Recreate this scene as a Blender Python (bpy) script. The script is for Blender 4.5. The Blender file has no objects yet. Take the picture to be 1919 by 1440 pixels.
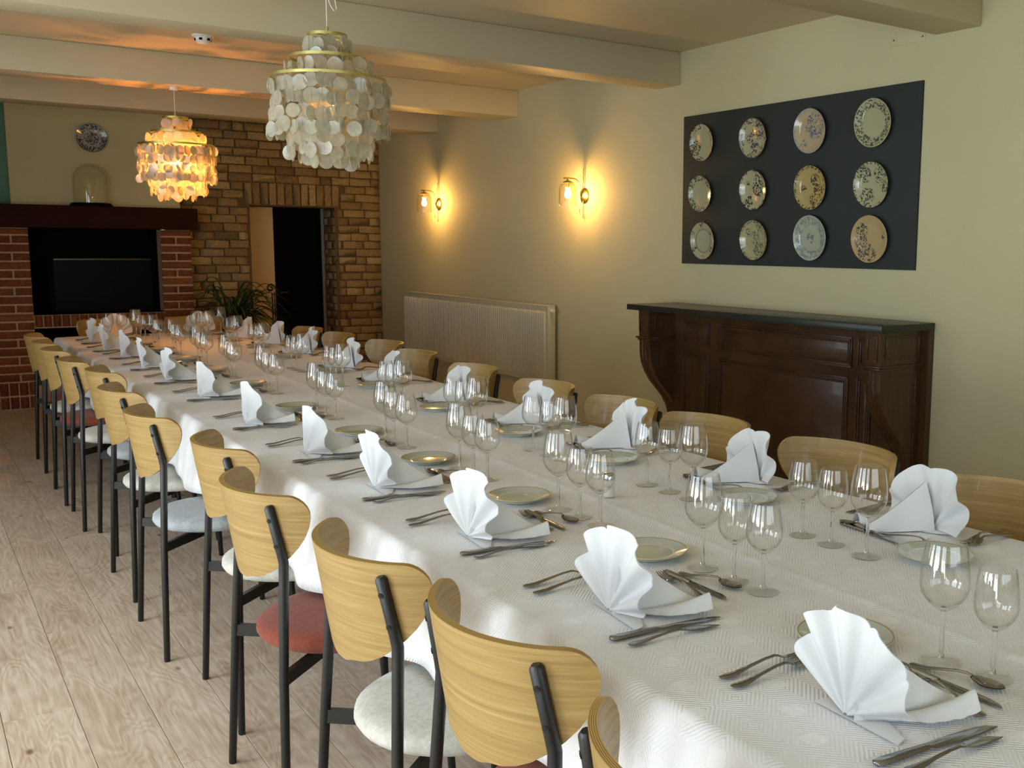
import bpy, bmesh, math, random
from math import sin, cos, pi, sqrt, radians, atan2
from mathutils import Vector, Matrix

rnd = random.Random(7)
sc = bpy.context.scene
COL = sc.collection

# ------------------------------------------------------------------ camera
H = 1.46
YAW, PITCH, ROLL = 0.6269027, 0.13626002, 0.00929883
_f = Vector((sin(YAW) * cos(PITCH), cos(YAW) * cos(PITCH), -sin(PITCH)))
_r0 = Vector((cos(YAW), -sin(YAW), 0.0))
_u0 = _r0.cross(_f)
_r = cos(ROLL) * _r0 + sin(ROLL) * _u0
_u = -sin(ROLL) * _r0 + cos(ROLL) * _u0
cd = bpy.data.cameras.new('camera')
cam = bpy.data.objects.new('camera', cd)
COL.objects.link(cam)
cam.matrix_world = Matrix(((_r.x, _u.x, -_f.x, 0), (_r.y, _u.y, -_f.y, 0), (_r.z, _u.z, -_f.z, H), (0, 0, 0, 1)))
cd.sensor_fit = 'HORIZONTAL'
cd.sensor_width = 36.0
cd.lens = 1908.958 / 1919 * 36.0
cd.shift_x = -(1189.977 - 959.5) / 1919
cd.shift_y = (723.572 - 720.0) / 1919
cd.clip_start = 0.05
sc.camera = cam

# ------------------------------------------------------------------ world, daylight, exposure
W = bpy.data.worlds.new('world')
sc.world = W
W.use_nodes = True
_bg = W.node_tree.nodes['Background']
_bg.inputs[0].default_value = (0.80, 0.92, 1.0, 1)
_bg.inputs[1].default_value = 1.2

FILLWIN = (-0.6, 2.6)   # x span of an unseen window added behind the camera for fill light
def area(name, loc, rot, sx, sy, power, color):
    l = bpy.data.lights.new(name, 'AREA')
    l.shape = 'RECTANGLE'
    l.size, l.size_y, l.energy, l.color = sx, sy, power, color
    o = bpy.data.objects.new(name, l)
    o.location = loc
    o.rotation_euler = rot
    COL.objects.link(o)
    return o

WIN = [(-1.15, 0.25), (0.85, 2.25), (2.85, 4.25), (5.3, 6.5)]     # y spans of the garden windows in the left wall
WX, WZ0, WZ1 = -1.5, 0.12, 2.35
SKY_W = [18, 28, 35, 12]
for (a_, b_), p_ in zip(WIN, SKY_W):
    # cool sky light falling in, and the greener light the sunlit garden throws upwards
    area('window_and_fill_light', (WX - 0.42, (a_ + b_) / 2, 1.50), (0, radians(-66), 0), 1.9, b_ - a_, p_, (0.74, 0.85, 1.0))
    area('garden_bounce', (WX - 0.34, (a_ + b_) / 2, 0.75), (0, radians(-118), 0), 0.9, b_ - a_, p_ * 0.80, (0.96, 1.0, 0.88))

area('window_and_fill_light', ((FILLWIN[0] + FILLWIN[1]) / 2, -1.8 - 0.30, 1.55), (radians(72), 0, 0), FILLWIN[1] - FILLWIN[0], 1.5, 15, (0.84, 0.93, 0.98))  # fill light added behind the camera to lift the walls and table top

sc.view_settings.view_transform = 'Standard'
sc.view_settings.look = 'None'
sc.view_settings.gamma = 1.0
sc.view_settings.exposure = 0.54
sc.view_settings.use_curve_mapping = False
cy = sc.cycles
cy.use_denoising = True
cy.transparent_max_bounces = 48
cy.max_bounces = 10
cy.transmission_bounces = 10
cy.diffuse_bounces = 5
cy.caustics_reflective = False
cy.caustics_refractive = False
cy.sample_clamp_indirect = 6.0
cy.blur_glossy = 0.5

# ------------------------------------------------------------------ material helpers
def nt(name):
    m = bpy.data.materials.new(name)
    m.use_nodes = True
    t = m.node_tree
    return m, t, t.nodes['Principled BSDF']

def N(t, kind, **kw):
    n = t.nodes.new(kind)
    for k, v in kw.items():
        setattr(n, k, v)
    return n

def L(t, a, b):
    t.links.new(a, b)

def math_n(t, op, a, b=None, c=None):
    n = N(t, 'ShaderNodeMath', operation=op)
    for i, v in enumerate((a, b, c)):
        if v is None:
            continue
        if isinstance(v, (int, float)):
            n.inputs[i].default_value = v
        else:
            L(t, v, n.inputs[i])
    return n.outputs[0]

def mixc(t, fac, a, b, blend='MIX'):
    n = N(t, 'ShaderNodeMix', data_type='RGBA', blend_type=blend)
    for i, v in ((0, fac), (6, a), (7, b)):
        if isinstance(v, (int, float)):
            n.inputs[i].default_value = v
        elif isinstance(v, tuple):
            n.inputs[i].default_value = v if len(v) == 4 else (*v, 1)
        else:
            L(t, v, n.inputs[i])
    return n.outputs[2]

def ramp(t, fac, stops):
    n = N(t, 'ShaderNodeValToRGB')
    e = n.color_ramp.elements
    while len(e) < len(stops):
        e.new(0.5)
    for el, (p, c) in zip(e, stops):
        el.position = p
        el.color = (*c, 1) if len(c) == 3 else c
    L(t, fac, n.inputs[0])
    return n.outputs[0]

def coords(t, kind='Object', scale=(1, 1, 1), rand=0.0):
    c = N(t, 'ShaderNodeTexCoord').outputs[kind]
    mp = N(t, 'ShaderNodeMapping')
    mp.inputs['Scale'].default_value = scale
    if rand:
        oi = N(t, 'ShaderNodeObjectInfo')
        v = N(t, 'ShaderNodeVectorMath', operation='SCALE')
        v.inputs[0].default_value = (1, 0.7, 0.4)
        L(t, math_n(t, 'MULTIPLY', oi.outputs['Random'], rand), v.inputs['Scale'])
        a = N(t, 'ShaderNodeVectorMath', operation='ADD')
        L(t, c, a.inputs[0])
        L(t, v.outputs[0], a.inputs[1])
        c = a.outputs[0]
    L(t, c, mp.inputs['Vector'])
    return mp.outputs[0]

def noise(t, vec, scale, detail=3, rough=0.55, dist=0.0):
    n = N(t, 'ShaderNodeTexNoise')
    n.inputs['Scale'].default_value = scale
    n.inputs['Detail'].default_value = detail
    n.inputs['Roughness'].default_value = rough
    n.inputs['Distortion'].default_value = dist
    if vec is not None:
        L(t, vec, n.inputs['Vector'])
    return n.outputs[0]

def bump(t, p, height, strength, dist=0.01):
    b = N(t, 'ShaderNodeBump')
    b.inputs['Strength'].default_value = strength
    b.inputs['Distance'].default_value = dist
    L(t, height, b.inputs['Height'])
    L(t, b.outputs[0], p.inputs['Normal'])

def simple(name, col, rough=0.5, metal=0.0, var=0.0, vscale=20, bmp=0.0, bscale=60, coat=0.0):
    m, t, p = nt(name)
    p.inputs['Roughness'].default_value = rough
    p.inputs['Metallic'].default_value = metal
    p.inputs['Coat Weight'].default_value = coat
    v = coords(t, 'Object')
    nz = noise(t, v, vscale)
    dark = tuple(c * (1 - var) for c in col)
    lite = tuple(min(1, c * (1 + var)) for c in col)
    L(t, ramp(t, nz, [(0.3, dark), (0.7, lite)]), p.inputs['Base Color'])
    if bmp:
        bump(t, p, noise(t, v, bscale, 4), bmp, 0.003)
    return m

def srgb(r, g, b):
    f = lambda c: (c / 255 / 12.92) if c / 255 <= 0.04045 else ((c / 255 + 0.055) / 1.055) ** 2.4
    return (f(r), f(g), f(b))

def wood(name, c1, c2, c3, sc_=(40, 3, 40), rough=0.4, rand=7.0, coat=0.0, bm=0.08, spec=0.5):
    m, t, p = nt(name)
    v = coords(t, 'Object', sc_, rand)
    n1 = noise(t, v, 1.0, 4, 0.6, 0.6)
    n2 = noise(t, coords(t, 'Object', tuple(s * 3.2 for s in sc_), rand), 1.0, 3)
    f = math_n(t, 'ADD', math_n(t, 'MULTIPLY', n1, 0.7), math_n(t, 'MULTIPLY', n2, 0.3))
    L(t, ramp(t, f, [(0.34, c1), (0.5, c2), (0.66, c3)]), p.inputs['Base Color'])
    p.inputs['Roughness'].default_value = rough
    p.inputs['Coat Weight'].default_value = coat
    p.inputs['Specular IOR Level'].default_value = spec
    if bm:
        bump(t, p, f, bm, 0.002)
    return m

# ------------------------------------------------------------------ materials
M = {}
M['wall'] = simple('wall_paint', srgb(188, 182, 146), 0.75, var=0.02, vscale=3, bmp=0.25, bscale=45)
M['ceiling'] = simple('ceiling_paint', srgb(192, 180, 150), 0.55, var=0.015, vscale=3, bmp=0.12, bscale=30)
M['beam'] = simple('beam_paint', srgb(196, 184, 154), 0.5, var=0.015, vscale=4, bmp=0.12, bscale=20)
M['teal'] = simple('teal_paint', srgb(96, 140, 120), 0.7, var=0.04)
M['black_metal'] = simple('black_powder_coat', (0.0035, 0.004, 0.0038), 0.40, 0.0, var=0.05, bmp=0.05, bscale=400)
M['screw'] = simple('dark_screw_steel', (0.05, 0.05, 0.05), 0.3, 0.9)
M['steel'] = simple('stainless_steel', (0.33, 0.33, 0.34), 0.13, 1.0, var=0.03, vscale=50)
M['brass'] = simple('brass', (0.62, 0.46, 0.14), 0.28, 1.0, var=0.05)
M['satin_brass'] = simple('satin_brass', (0.66, 0.60, 0.22), 0.38, 1.0, var=0.05)
M['white_plastic'] = simple('white_plastic', (0.75, 0.75, 0.72), 0.4)
M['radiator'] = simple('radiator_enamel', srgb(192, 188, 160), 0.35, var=0.01)
M['slate'] = simple('black_slate', (0.018, 0.022, 0.018), 0.33, var=0.25, vscale=12, bmp=0.1, bscale=40)
M['mortar_buff'] = simple('buff_mortar', srgb(92, 72, 44), 0.95, var=0.18, vscale=30, bmp=0.5, bscale=90)
M['mortar_grey'] = simple('grey_mortar', srgb(176, 148, 118), 0.95, var=0.12, vscale=30, bmp=0.5, bscale=90)
M['soot'] = simple('soot_black', (0.004, 0.0035, 0.003), 0.9, var=0.2)
M['firebox_glass'] = simple('firebox_glass', (0.003, 0.003, 0.002), 0.3)
for k_ in ('firebox_glass', 'opening_shade', 'soot'):
    if k_ in M: M[k_].node_tree.nodes['Principled BSDF'].inputs['Specular IOR Level'].default_value = 0.08
M['trim_steel'] = simple('dark_steel_trim', (0.09, 0.09, 0.08), 0.35, 0.6)
M['mantel'] = wood('dark_red_mantel', (0.018, 0.003, 0.0015), (0.025, 0.0045, 0.002), (0.032, 0.006, 0.003), (3, 30, 30), 0.7, spec=0.15)
M['walnut'] = wood('walnut', (0.034, 0.015, 0.006), (0.056, 0.025, 0.009), (0.080, 0.036, 0.013), (18, 2.2, 2.2), 0.32, coat=0.15)
M['walnut_v'] = wood('walnut_vertical', (0.036, 0.016, 0.006), (0.058, 0.026, 0.009), (0.084, 0.038, 0.013), (22, 22, 2.2), 0.32, coat=0.15)
M['oak_shell'] = wood('oak_veneer', srgb(142, 114, 64), srgb(160, 130, 76), srgb(175, 147, 93), (6, 1.3, 120), 0.42, coat=0.1, bm=0.04)
M['opening_shade'] = simple('painted_opening_shade', (0.0008, 0.0008, 0.001), 0.9)  # near-black colour stands for the darkness of the opening
M['opening_shade'].node_tree.nodes['Principled BSDF'].inputs['Specular IOR Level'].default_value = 0.1
M['hall'] = simple('hall_paint', srgb(196, 172, 134), 0.8, var=0.02)
M['frame_grey'] = simple('grey_door_frame', srgb(150, 142, 128), 0.5)
M['pot'] = simple('dark_pot', (0.01, 0.01, 0.012), 0.35)
M['soil'] = simple('soil', (0.02, 0.012, 0.008), 0.95, bmp=0.5)
M['leaf'] = simple('leaf_green', (0.028, 0.062, 0.014), 0.4, var=0.4, vscale=9)
M['iron'] = simple('wrought_iron', (0.025, 0.012, 0.008), 0.4, 0.5)
M['table_top'] = simple('table_laminate', srgb(180, 170, 150), 0.5)

# edge of the plywood: thin lighter and darker plies
m, t, p = nt('plywood_edge')
v = N(t, 'ShaderNodeTexCoord').outputs['UV']
s = N(t, 'ShaderNodeSeparateXYZ'); L(t, v, s.inputs[0])
w = math_n(t, 'SINE', math_n(t, 'MULTIPLY', s.outputs[0], 2 * pi * 4.5))
L(t, ramp(t, math_n(t, 'MULTIPLY_ADD', w, 0.5, 0.5), [(0.2, srgb(130, 98, 46)), (0.8, srgb(182, 152, 92))]), p.inputs['Base Color'])
p.inputs['Roughness'].default_value = 0.4
M['ply_edge'] = m

def felt(name, c):
    m, t, p = nt(name)
    v = coords(t, 'Object')
    f = noise(t, v, 90, 5, 0.7)
    g = noise(t, v, 14, 3)
    f2 = math_n(t, 'ADD', math_n(t, 'MULTIPLY', f, 0.75), math_n(t, 'MULTIPLY', g, 0.25))
    L(t, ramp(t, f2, [(0.3, tuple(x * 0.72 for x in c)), (0.7, tuple(min(1, x * 1.15) for x in c))]), p.inputs['Base Color'])
    p.inputs['Roughness'].default_value = 0.95
    p.inputs['Sheen Weight'].default_value = 0.08
    bump(t, p, f, 0.4, 0.003)
    return m
M['felt_red'] = felt('terracotta_felt', srgb(130, 62, 44))
M['felt_white'] = felt('off_white_felt', srgb(200, 198, 190))
M['felt_grey'] = felt('blue_grey_felt', srgb(168, 174, 180))

# oak floor planks: cathedral grain, knots, a tone of its own per plank
m, t, p = nt('oak_floor')
v = coords(t, 'Object', (1, 1, 1), 23.0)
vs = N(t, 'ShaderNodeMapping'); vs.inputs['Scale'].default_value = (7.0, 1.3, 7.0); L(t, v, vs.inputs[0])
n1 = noise(t, vs.outputs[0], 0.9, 2, 0.45, 0.5)
rings = math_n(t, 'SINE', math_n(t, 'MULTIPLY', n1, 150.0))
vf = N(t, 'ShaderNodeMapping'); vf.inputs['Scale'].default_value = (90, 5, 90); L(t, v, vf.inputs[0])
fine = noise(t, vf.outputs[0], 1.0, 4, 0.65)
vb = N(t, 'ShaderNodeMapping'); vb.inputs['Scale'].default_value = (5, 2.6, 5); L(t, v, vb.inputs[0])
blot = noise(t, vb.outputs[0], 1.0, 3, 0.5)
vk = N(t, 'ShaderNodeMapping'); vk.inputs['Scale'].default_value = (6.0, 3.0, 6.0); L(t, v, vk.inputs[0])
vo = N(t, 'ShaderNodeTexVoronoi'); vo.inputs['Scale'].default_value = 1.0; L(t, vk.outputs[0], vo.inputs['Vector'])
knot = ramp(t, vo.outputs['Distance'], [(0.03, (1, 1, 1)), (0.085, (0, 0, 0))])
oi = N(t, 'ShaderNodeObjectInfo')
g = math_n(t, 'ADD', math_n(t, 'MULTIPLY', rings, 0.055), math_n(t, 'ADD', math_n(t, 'MULTIPLY', fine, 0.7), math_n(t, 'MULTIPLY', blot, 0.3)))
c0 = ramp(t, g, [(0.32, srgb(184, 158, 136)), (0.5, srgb(208, 188, 168)), (0.68, srgb(226, 210, 192))])
c1 = mixc(t, math_n(t, 'MULTIPLY', oi.outputs['Random'], 0.10), c0, srgb(140, 112, 92), 'MIX')
c2 = mixc(t, math_n(t, 'MULTIPLY', knot, 0.75), c1, srgb(84, 58, 42))
L(t, c2, p.inputs['Base Color'])
L(t, math_n(t, 'MULTIPLY_ADD', fine, 0.2, 0.30), p.inputs['Roughness'])
bump(t, p, g, 0.10, 0.002)
M['floor'] = m

def brick_mat(name, cols, bl):
    m, t, p = nt(name)
    oi = N(t, 'ShaderNodeObjectInfo')
    v = coords(t, 'Object', (1, 1, 1), 31.0)
    base = ramp(t, oi.outputs['Random'], [(i / (len(cols) - 1), c) for i, c in enumerate(cols)])
    n = noise(t, v, 14, 4, 0.6)
    c = mixc(t, ramp(t, n, [(0.45, (0, 0, 0)), (0.66, (0.75, 0.75, 0.75))]), base, bl)
    c = mixc(t, 0.35, c, ramp(t, noise(t, v, 60, 4, 0.7), [(0.3, (0.25, 0.25, 0.25)), (0.7, (1, 1, 1))]), 'MULTIPLY')
    L(t, c, p.inputs['Base Color'])
    p.inputs['Roughness'].default_value = 0.92
    bump(t, p, noise(t, v, 55, 5, 0.7), 0.6, 0.006)
    return m
M['brick_buff'] = brick_mat('buff_brick', [srgb(166, 138, 88), srgb(190, 164, 112), srgb(142, 114, 72), srgb(200, 178, 128), srgb(118, 92, 60), srgb(178, 150, 100)], srgb(84, 62, 44))
M['brick_red'] = brick_mat('red_brick', [srgb(140, 78, 44), srgb(154, 90, 50), srgb(124, 64, 38), srgb(160, 100, 58)], srgb(92, 50, 32))

# white damask: squares of parallel ribs that change direction from square to square
m, t, p = nt('white_damask')
tc = N(t, 'ShaderNodeTexCoord')
s = N(t, 'ShaderNodeSeparateXYZ'); L(t, tc.outputs['UV'], s.inputs[0])
T_ = 1 / 0.085
u = math_n(t, 'MULTIPLY', s.outputs[0], T_); w = math_n(t, 'MULTIPLY', s.outputs[1], T_)
row = math_n(t, 'FLOOR', w)
u2 = math_n(t, 'ADD', u, math_n(t, 'MULTIPLY', row, 0.5))
du = math_n(t, 'ABSOLUTE', math_n(t, 'SUBTRACT', math_n(t, 'FRACT', u2), 0.5))
dv = math_n(t, 'ABSOLUTE', math_n(t, 'SUBTRACT', math_n(t, 'FRACT', w), 0.5))
cell = math_n(t, 'MODULO', math_n(t, 'ADD', math_n(t, 'FLOOR', u2), row), 2.0)
dsum = math_n(t, 'ADD', du, dv)
ribs = math_n(t, 'SINE', math_n(t, 'MULTIPLY', dsum, 2 * pi * 9))
d = math_n(t, 'MAXIMUM', du, dv)
inner = math_n(t, 'LESS_THAN', d, 0.2)
plain = math_n(t, 'MULTIPLY', inner, math_n(t, 'ABSOLUTE', cell))
hgt = math_n(t, 'ADD', math_n(t, 'MULTIPLY', ribs, math_n(t, 'SUBTRACT', 1.0, plain)), math_n(t, 'MULTIPLY', plain, 1.2))
wr = noise(t, coords(t, 'UV', (2.5, 5.0, 1)), 3.0, 4, 0.55, 0.8)
hh = math_n(t, 'ADD', math_n(t, 'MULTIPLY', hgt, 0.20), math_n(t, 'MULTIPLY', wr, 2.2))
bump(t, p, hh, 0.55, 0.0035)
L(t, mixc(t, plain, srgb(230, 231, 236), srgb(235, 236, 241)), p.inputs['Base Color'])
p.inputs['Roughness'].default_value = 0.62
p.inputs['Sheen Weight'].default_value = 0.2
M['cloth'] = m

m, t, p = nt('napkin_cotton')
v = coords(t, 'Object')
p.inputs['Base Color'].default_value = (*srgb(222, 224, 227), 1)
p.inputs['Roughness'].default_value = 0.8
bump(t, p, noise(t, v, 35, 4, 0.6), 0.25, 0.004)
p.inputs['Sheen Weight'].default_value = 0.2
M['napkin'] = m

# drinking glass: thin clear walls (transparent with a Fresnel reflection), refracting stems
def thin_glass(name, tint, edge, boost=1.0):
    m, t, p = nt(name)
    t.nodes.remove(p)
    out = t.nodes['Material Output']
    tr = N(t, 'ShaderNodeBsdfTransparent')
    gl = N(t, 'ShaderNodeBsdfGlossy'); gl.inputs['Roughness'].default_value = 0.015
    gl.inputs['Color'].default_value = (1, 1, 1, 1)
    lw = N(t, 'ShaderNodeLayerWeight'); lw.inputs['Blend'].default_value = 0.5
    sch = math_n(t, 'MULTIPLY_ADD', math_n(t, 'POWER', lw.outputs['Facing'], 5.0), 0.95, 0.043)
    fac = math_n(t, 'POWER', lw.outputs['Facing'], 4.0)
    L(t, mixc(t, fac, tint, edge), tr.inputs['Color'])
    mx = N(t, 'ShaderNodeMixShader')
    L(t, math_n(t, 'MINIMUM', math_n(t, 'MULTIPLY', sch, boost), 1.0), mx.inputs[0])
    L(t, tr.outputs[0], mx.inputs[1]); L(t, gl.outputs[0], mx.inputs[2])
    L(t, mx.outputs[0], out.inputs['Surface'])
    return m
M['glass'] = thin_glass('clear_glass', (0.985, 0.985, 0.98), (0.62, 0.62, 0.60), 1.3)
M['foot_glass'] = thin_glass('foot_glass', (0.985, 0.985, 0.985), (0.9, 0.9, 0.89), 0.75)
M['dome_glass'] = thin_glass('dome_glass', (0.97, 0.97, 0.95), (0.62, 0.62, 0.56), 1.3)
M['shade_glass'] = thin_glass('shade_glass', (0.985, 0.97, 0.93), (0.7, 0.62, 0.45), 1.0)
m, t, p = nt('stem_glass')
p.inputs['Transmission Weight'].default_value = 1.0
p.inputs['IOR'].default_value = 1.45
p.inputs['Roughness'].default_value = 0.0
p.inputs['Base Color'].default_value = (0.98, 0.98, 0.97, 1)
M['stem'] = m

# capiz shell: milky, lets light through
m, t, p = nt('capiz_shell')
t.nodes.remove(p)
out = t.nodes['Material Output']
v = coords(t, 'Object', (1, 1, 1), 11.0)
cc = ramp(t, noise(t, v, 40, 4, 0.6), [(0.3, srgb(206, 202, 182)), (0.7, srgb(236, 232, 214))])
di = N(t, 'ShaderNodeBsdfDiffuse'); L(t, cc, di.inputs[0])
tl = N(t, 'ShaderNodeBsdfTranslucent'); L(t, cc, tl.inputs[0])
gl = N(t, 'ShaderNodeBsdfGlossy'); gl.inputs['Roughness'].default_value = 0.22
tp = N(t, 'ShaderNodeBsdfTransparent')
m1 = N(t, 'ShaderNodeMixShader'); m1.inputs[0].default_value = 0.60
L(t, di.outputs[0], m1.inputs[1]); L(t, tl.outputs[0], m1.inputs[2])
m2 = N(t, 'ShaderNodeMixShader'); m2.inputs[0].default_value = 0.10
L(t, m1.outputs[0], m2.inputs[1]); L(t, gl.outputs[0], m2.inputs[2])
m3 = N(t, 'ShaderNodeMixShader'); m3.inputs[0].default_value = 0.10
L(t, m2.outputs[0], m3.inputs[1]); L(t, tp.outputs[0], m3.inputs[2])
L(t, m3.outputs[0], out.inputs['Surface'])
M['capiz'] = m

def emis(name, col, strength):
    m, t, p = nt(name)
    p.inputs['Emission Color'].default_value = (*col, 1)
    p.inputs['Emission Strength'].default_value = strength
    p.inputs['Base Color'].default_value = (*col, 1)
    return m
M['bulb'] = emis('warm_bulb', (1.0, 0.55, 0.16), 420)
M['bulb_orange'] = emis('orange_bulb', (1.0, 0.34, 0.06), 950)
M['flame_bulb'] = emis('dim_candle_bulb', (1.0, 0.55, 0.22), 22)

# porcelain of the bread plates: grey-green rim with reflection darkening and ridge highlight painted in, gold line, paler well
def plate_mat(name, R, stops):
    m, t, p = nt(name)
    c = N(t, 'ShaderNodeTexCoord').outputs['Object']
    s = N(t, 'ShaderNodeSeparateXYZ'); L(t, c, s.inputs[0])
    r2 = math_n(t, 'SQRT', math_n(t, 'ADD', math_n(t, 'MULTIPLY', s.outputs[0], s.outputs[0]), math_n(t, 'MULTIPLY', s.outputs[1], s.outputs[1])))
    f = math_n(t, 'DIVIDE', r2, R)
    cr = ramp(t, f, stops)
    L(t, cr, p.inputs['Base Color'])
    p.inputs['Roughness'].default_value = 0.12
    p.inputs['Coat Weight'].default_value = 0.5
    return m, t, p, f, c, cr
M['porcelain'] = plate_mat('bread_plate_porcelain', 0.088, [(0, srgb(198, 200, 184)), (0.60, srgb(198, 200, 184)), (0.64, srgb(232, 232, 222)), (0.70, srgb(184, 188, 178)), (0.945, srgb(184, 188, 178)), (0.955, srgb(150, 120, 70)), (0.985, srgb(190, 180, 150))])[0]

def wall_plate_mat(name, bg, ink, rim=(0.72, 0.98), rimdens=0.5, rimcol=None, blobs=(), rings=(), scale=30, edge=None):
    """a transfer-printed plate: sprigs inside the rim band and in the given round patches (x, y, radius)"""
    R = 0.12
    m, t, p, f, c, _ = plate_mat(name, R, [(0, bg), (1, bg)])
    rimcol = rimcol or ink
    mp = N(t, 'ShaderNodeMapping'); mp.inputs['Location'].default_value = (rnd.uniform(0, 9), rnd.uniform(0, 9), 0); L(t, c, mp.inputs[0])
    vo = N(t, 'ShaderNodeTexVoronoi'); vo.inputs['Scale'].default_value = scale * 2.6; L(t, mp.outputs[0], vo.inputs['Vector'])
    nz = noise(t, mp.outputs[0], scale * 1.7, 4, 0.7, 1.4)
    leaf = math_n(t, 'GREATER_THAN', math_n(t, 'SUBTRACT', nz, math_n(t, 'MULTIPLY', vo.outputs['Distance'], 0.30)), 0.36)
    big = noise(t, mp.outputs[0], scale * 0.5, 2, 0.5)
    inr = math_n(t, 'MULTIPLY', math_n(t, 'GREATER_THAN', f, rim[0]), math_n(t, 'LESS_THAN', f, rim[1]))
    rm = math_n(t, 'MULTIPLY', inr, math_n(t, 'LESS_THAN', big, rimdens))
    col = mixc(t, math_n(t, 'MULTIPLY', leaf, rm), bg, rimcol)
    s = N(t, 'ShaderNodeSeparateXYZ'); L(t, c, s.inputs[0])
    for bx, by, br in blobs:
        dx = math_n(t, 'SUBTRACT', s.outputs[0], bx * R); dy = math_n(t, 'SUBTRACT', s.outputs[1], by * R)
        dd = math_n(t, 'SQRT', math_n(t, 'ADD', math_n(t, 'MULTIPLY', dx, dx), math_n(t, 'MULTIPLY', dy, dy)))
        dd = math_n(t, 'ADD', dd, math_n(t, 'MULTIPLY', math_n(t, 'SUBTRACT', nz, 0.5), 0.03))
        k = math_n(t, 'MULTIPLY', math_n(t, 'LESS_THAN', dd, br * R), leaf)
        col = mixc(t, k, col, ink)
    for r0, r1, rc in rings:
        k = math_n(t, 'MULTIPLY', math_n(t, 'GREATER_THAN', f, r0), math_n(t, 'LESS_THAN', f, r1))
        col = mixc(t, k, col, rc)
    L(t, col, p.inputs['Base Color'])
    return m

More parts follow.
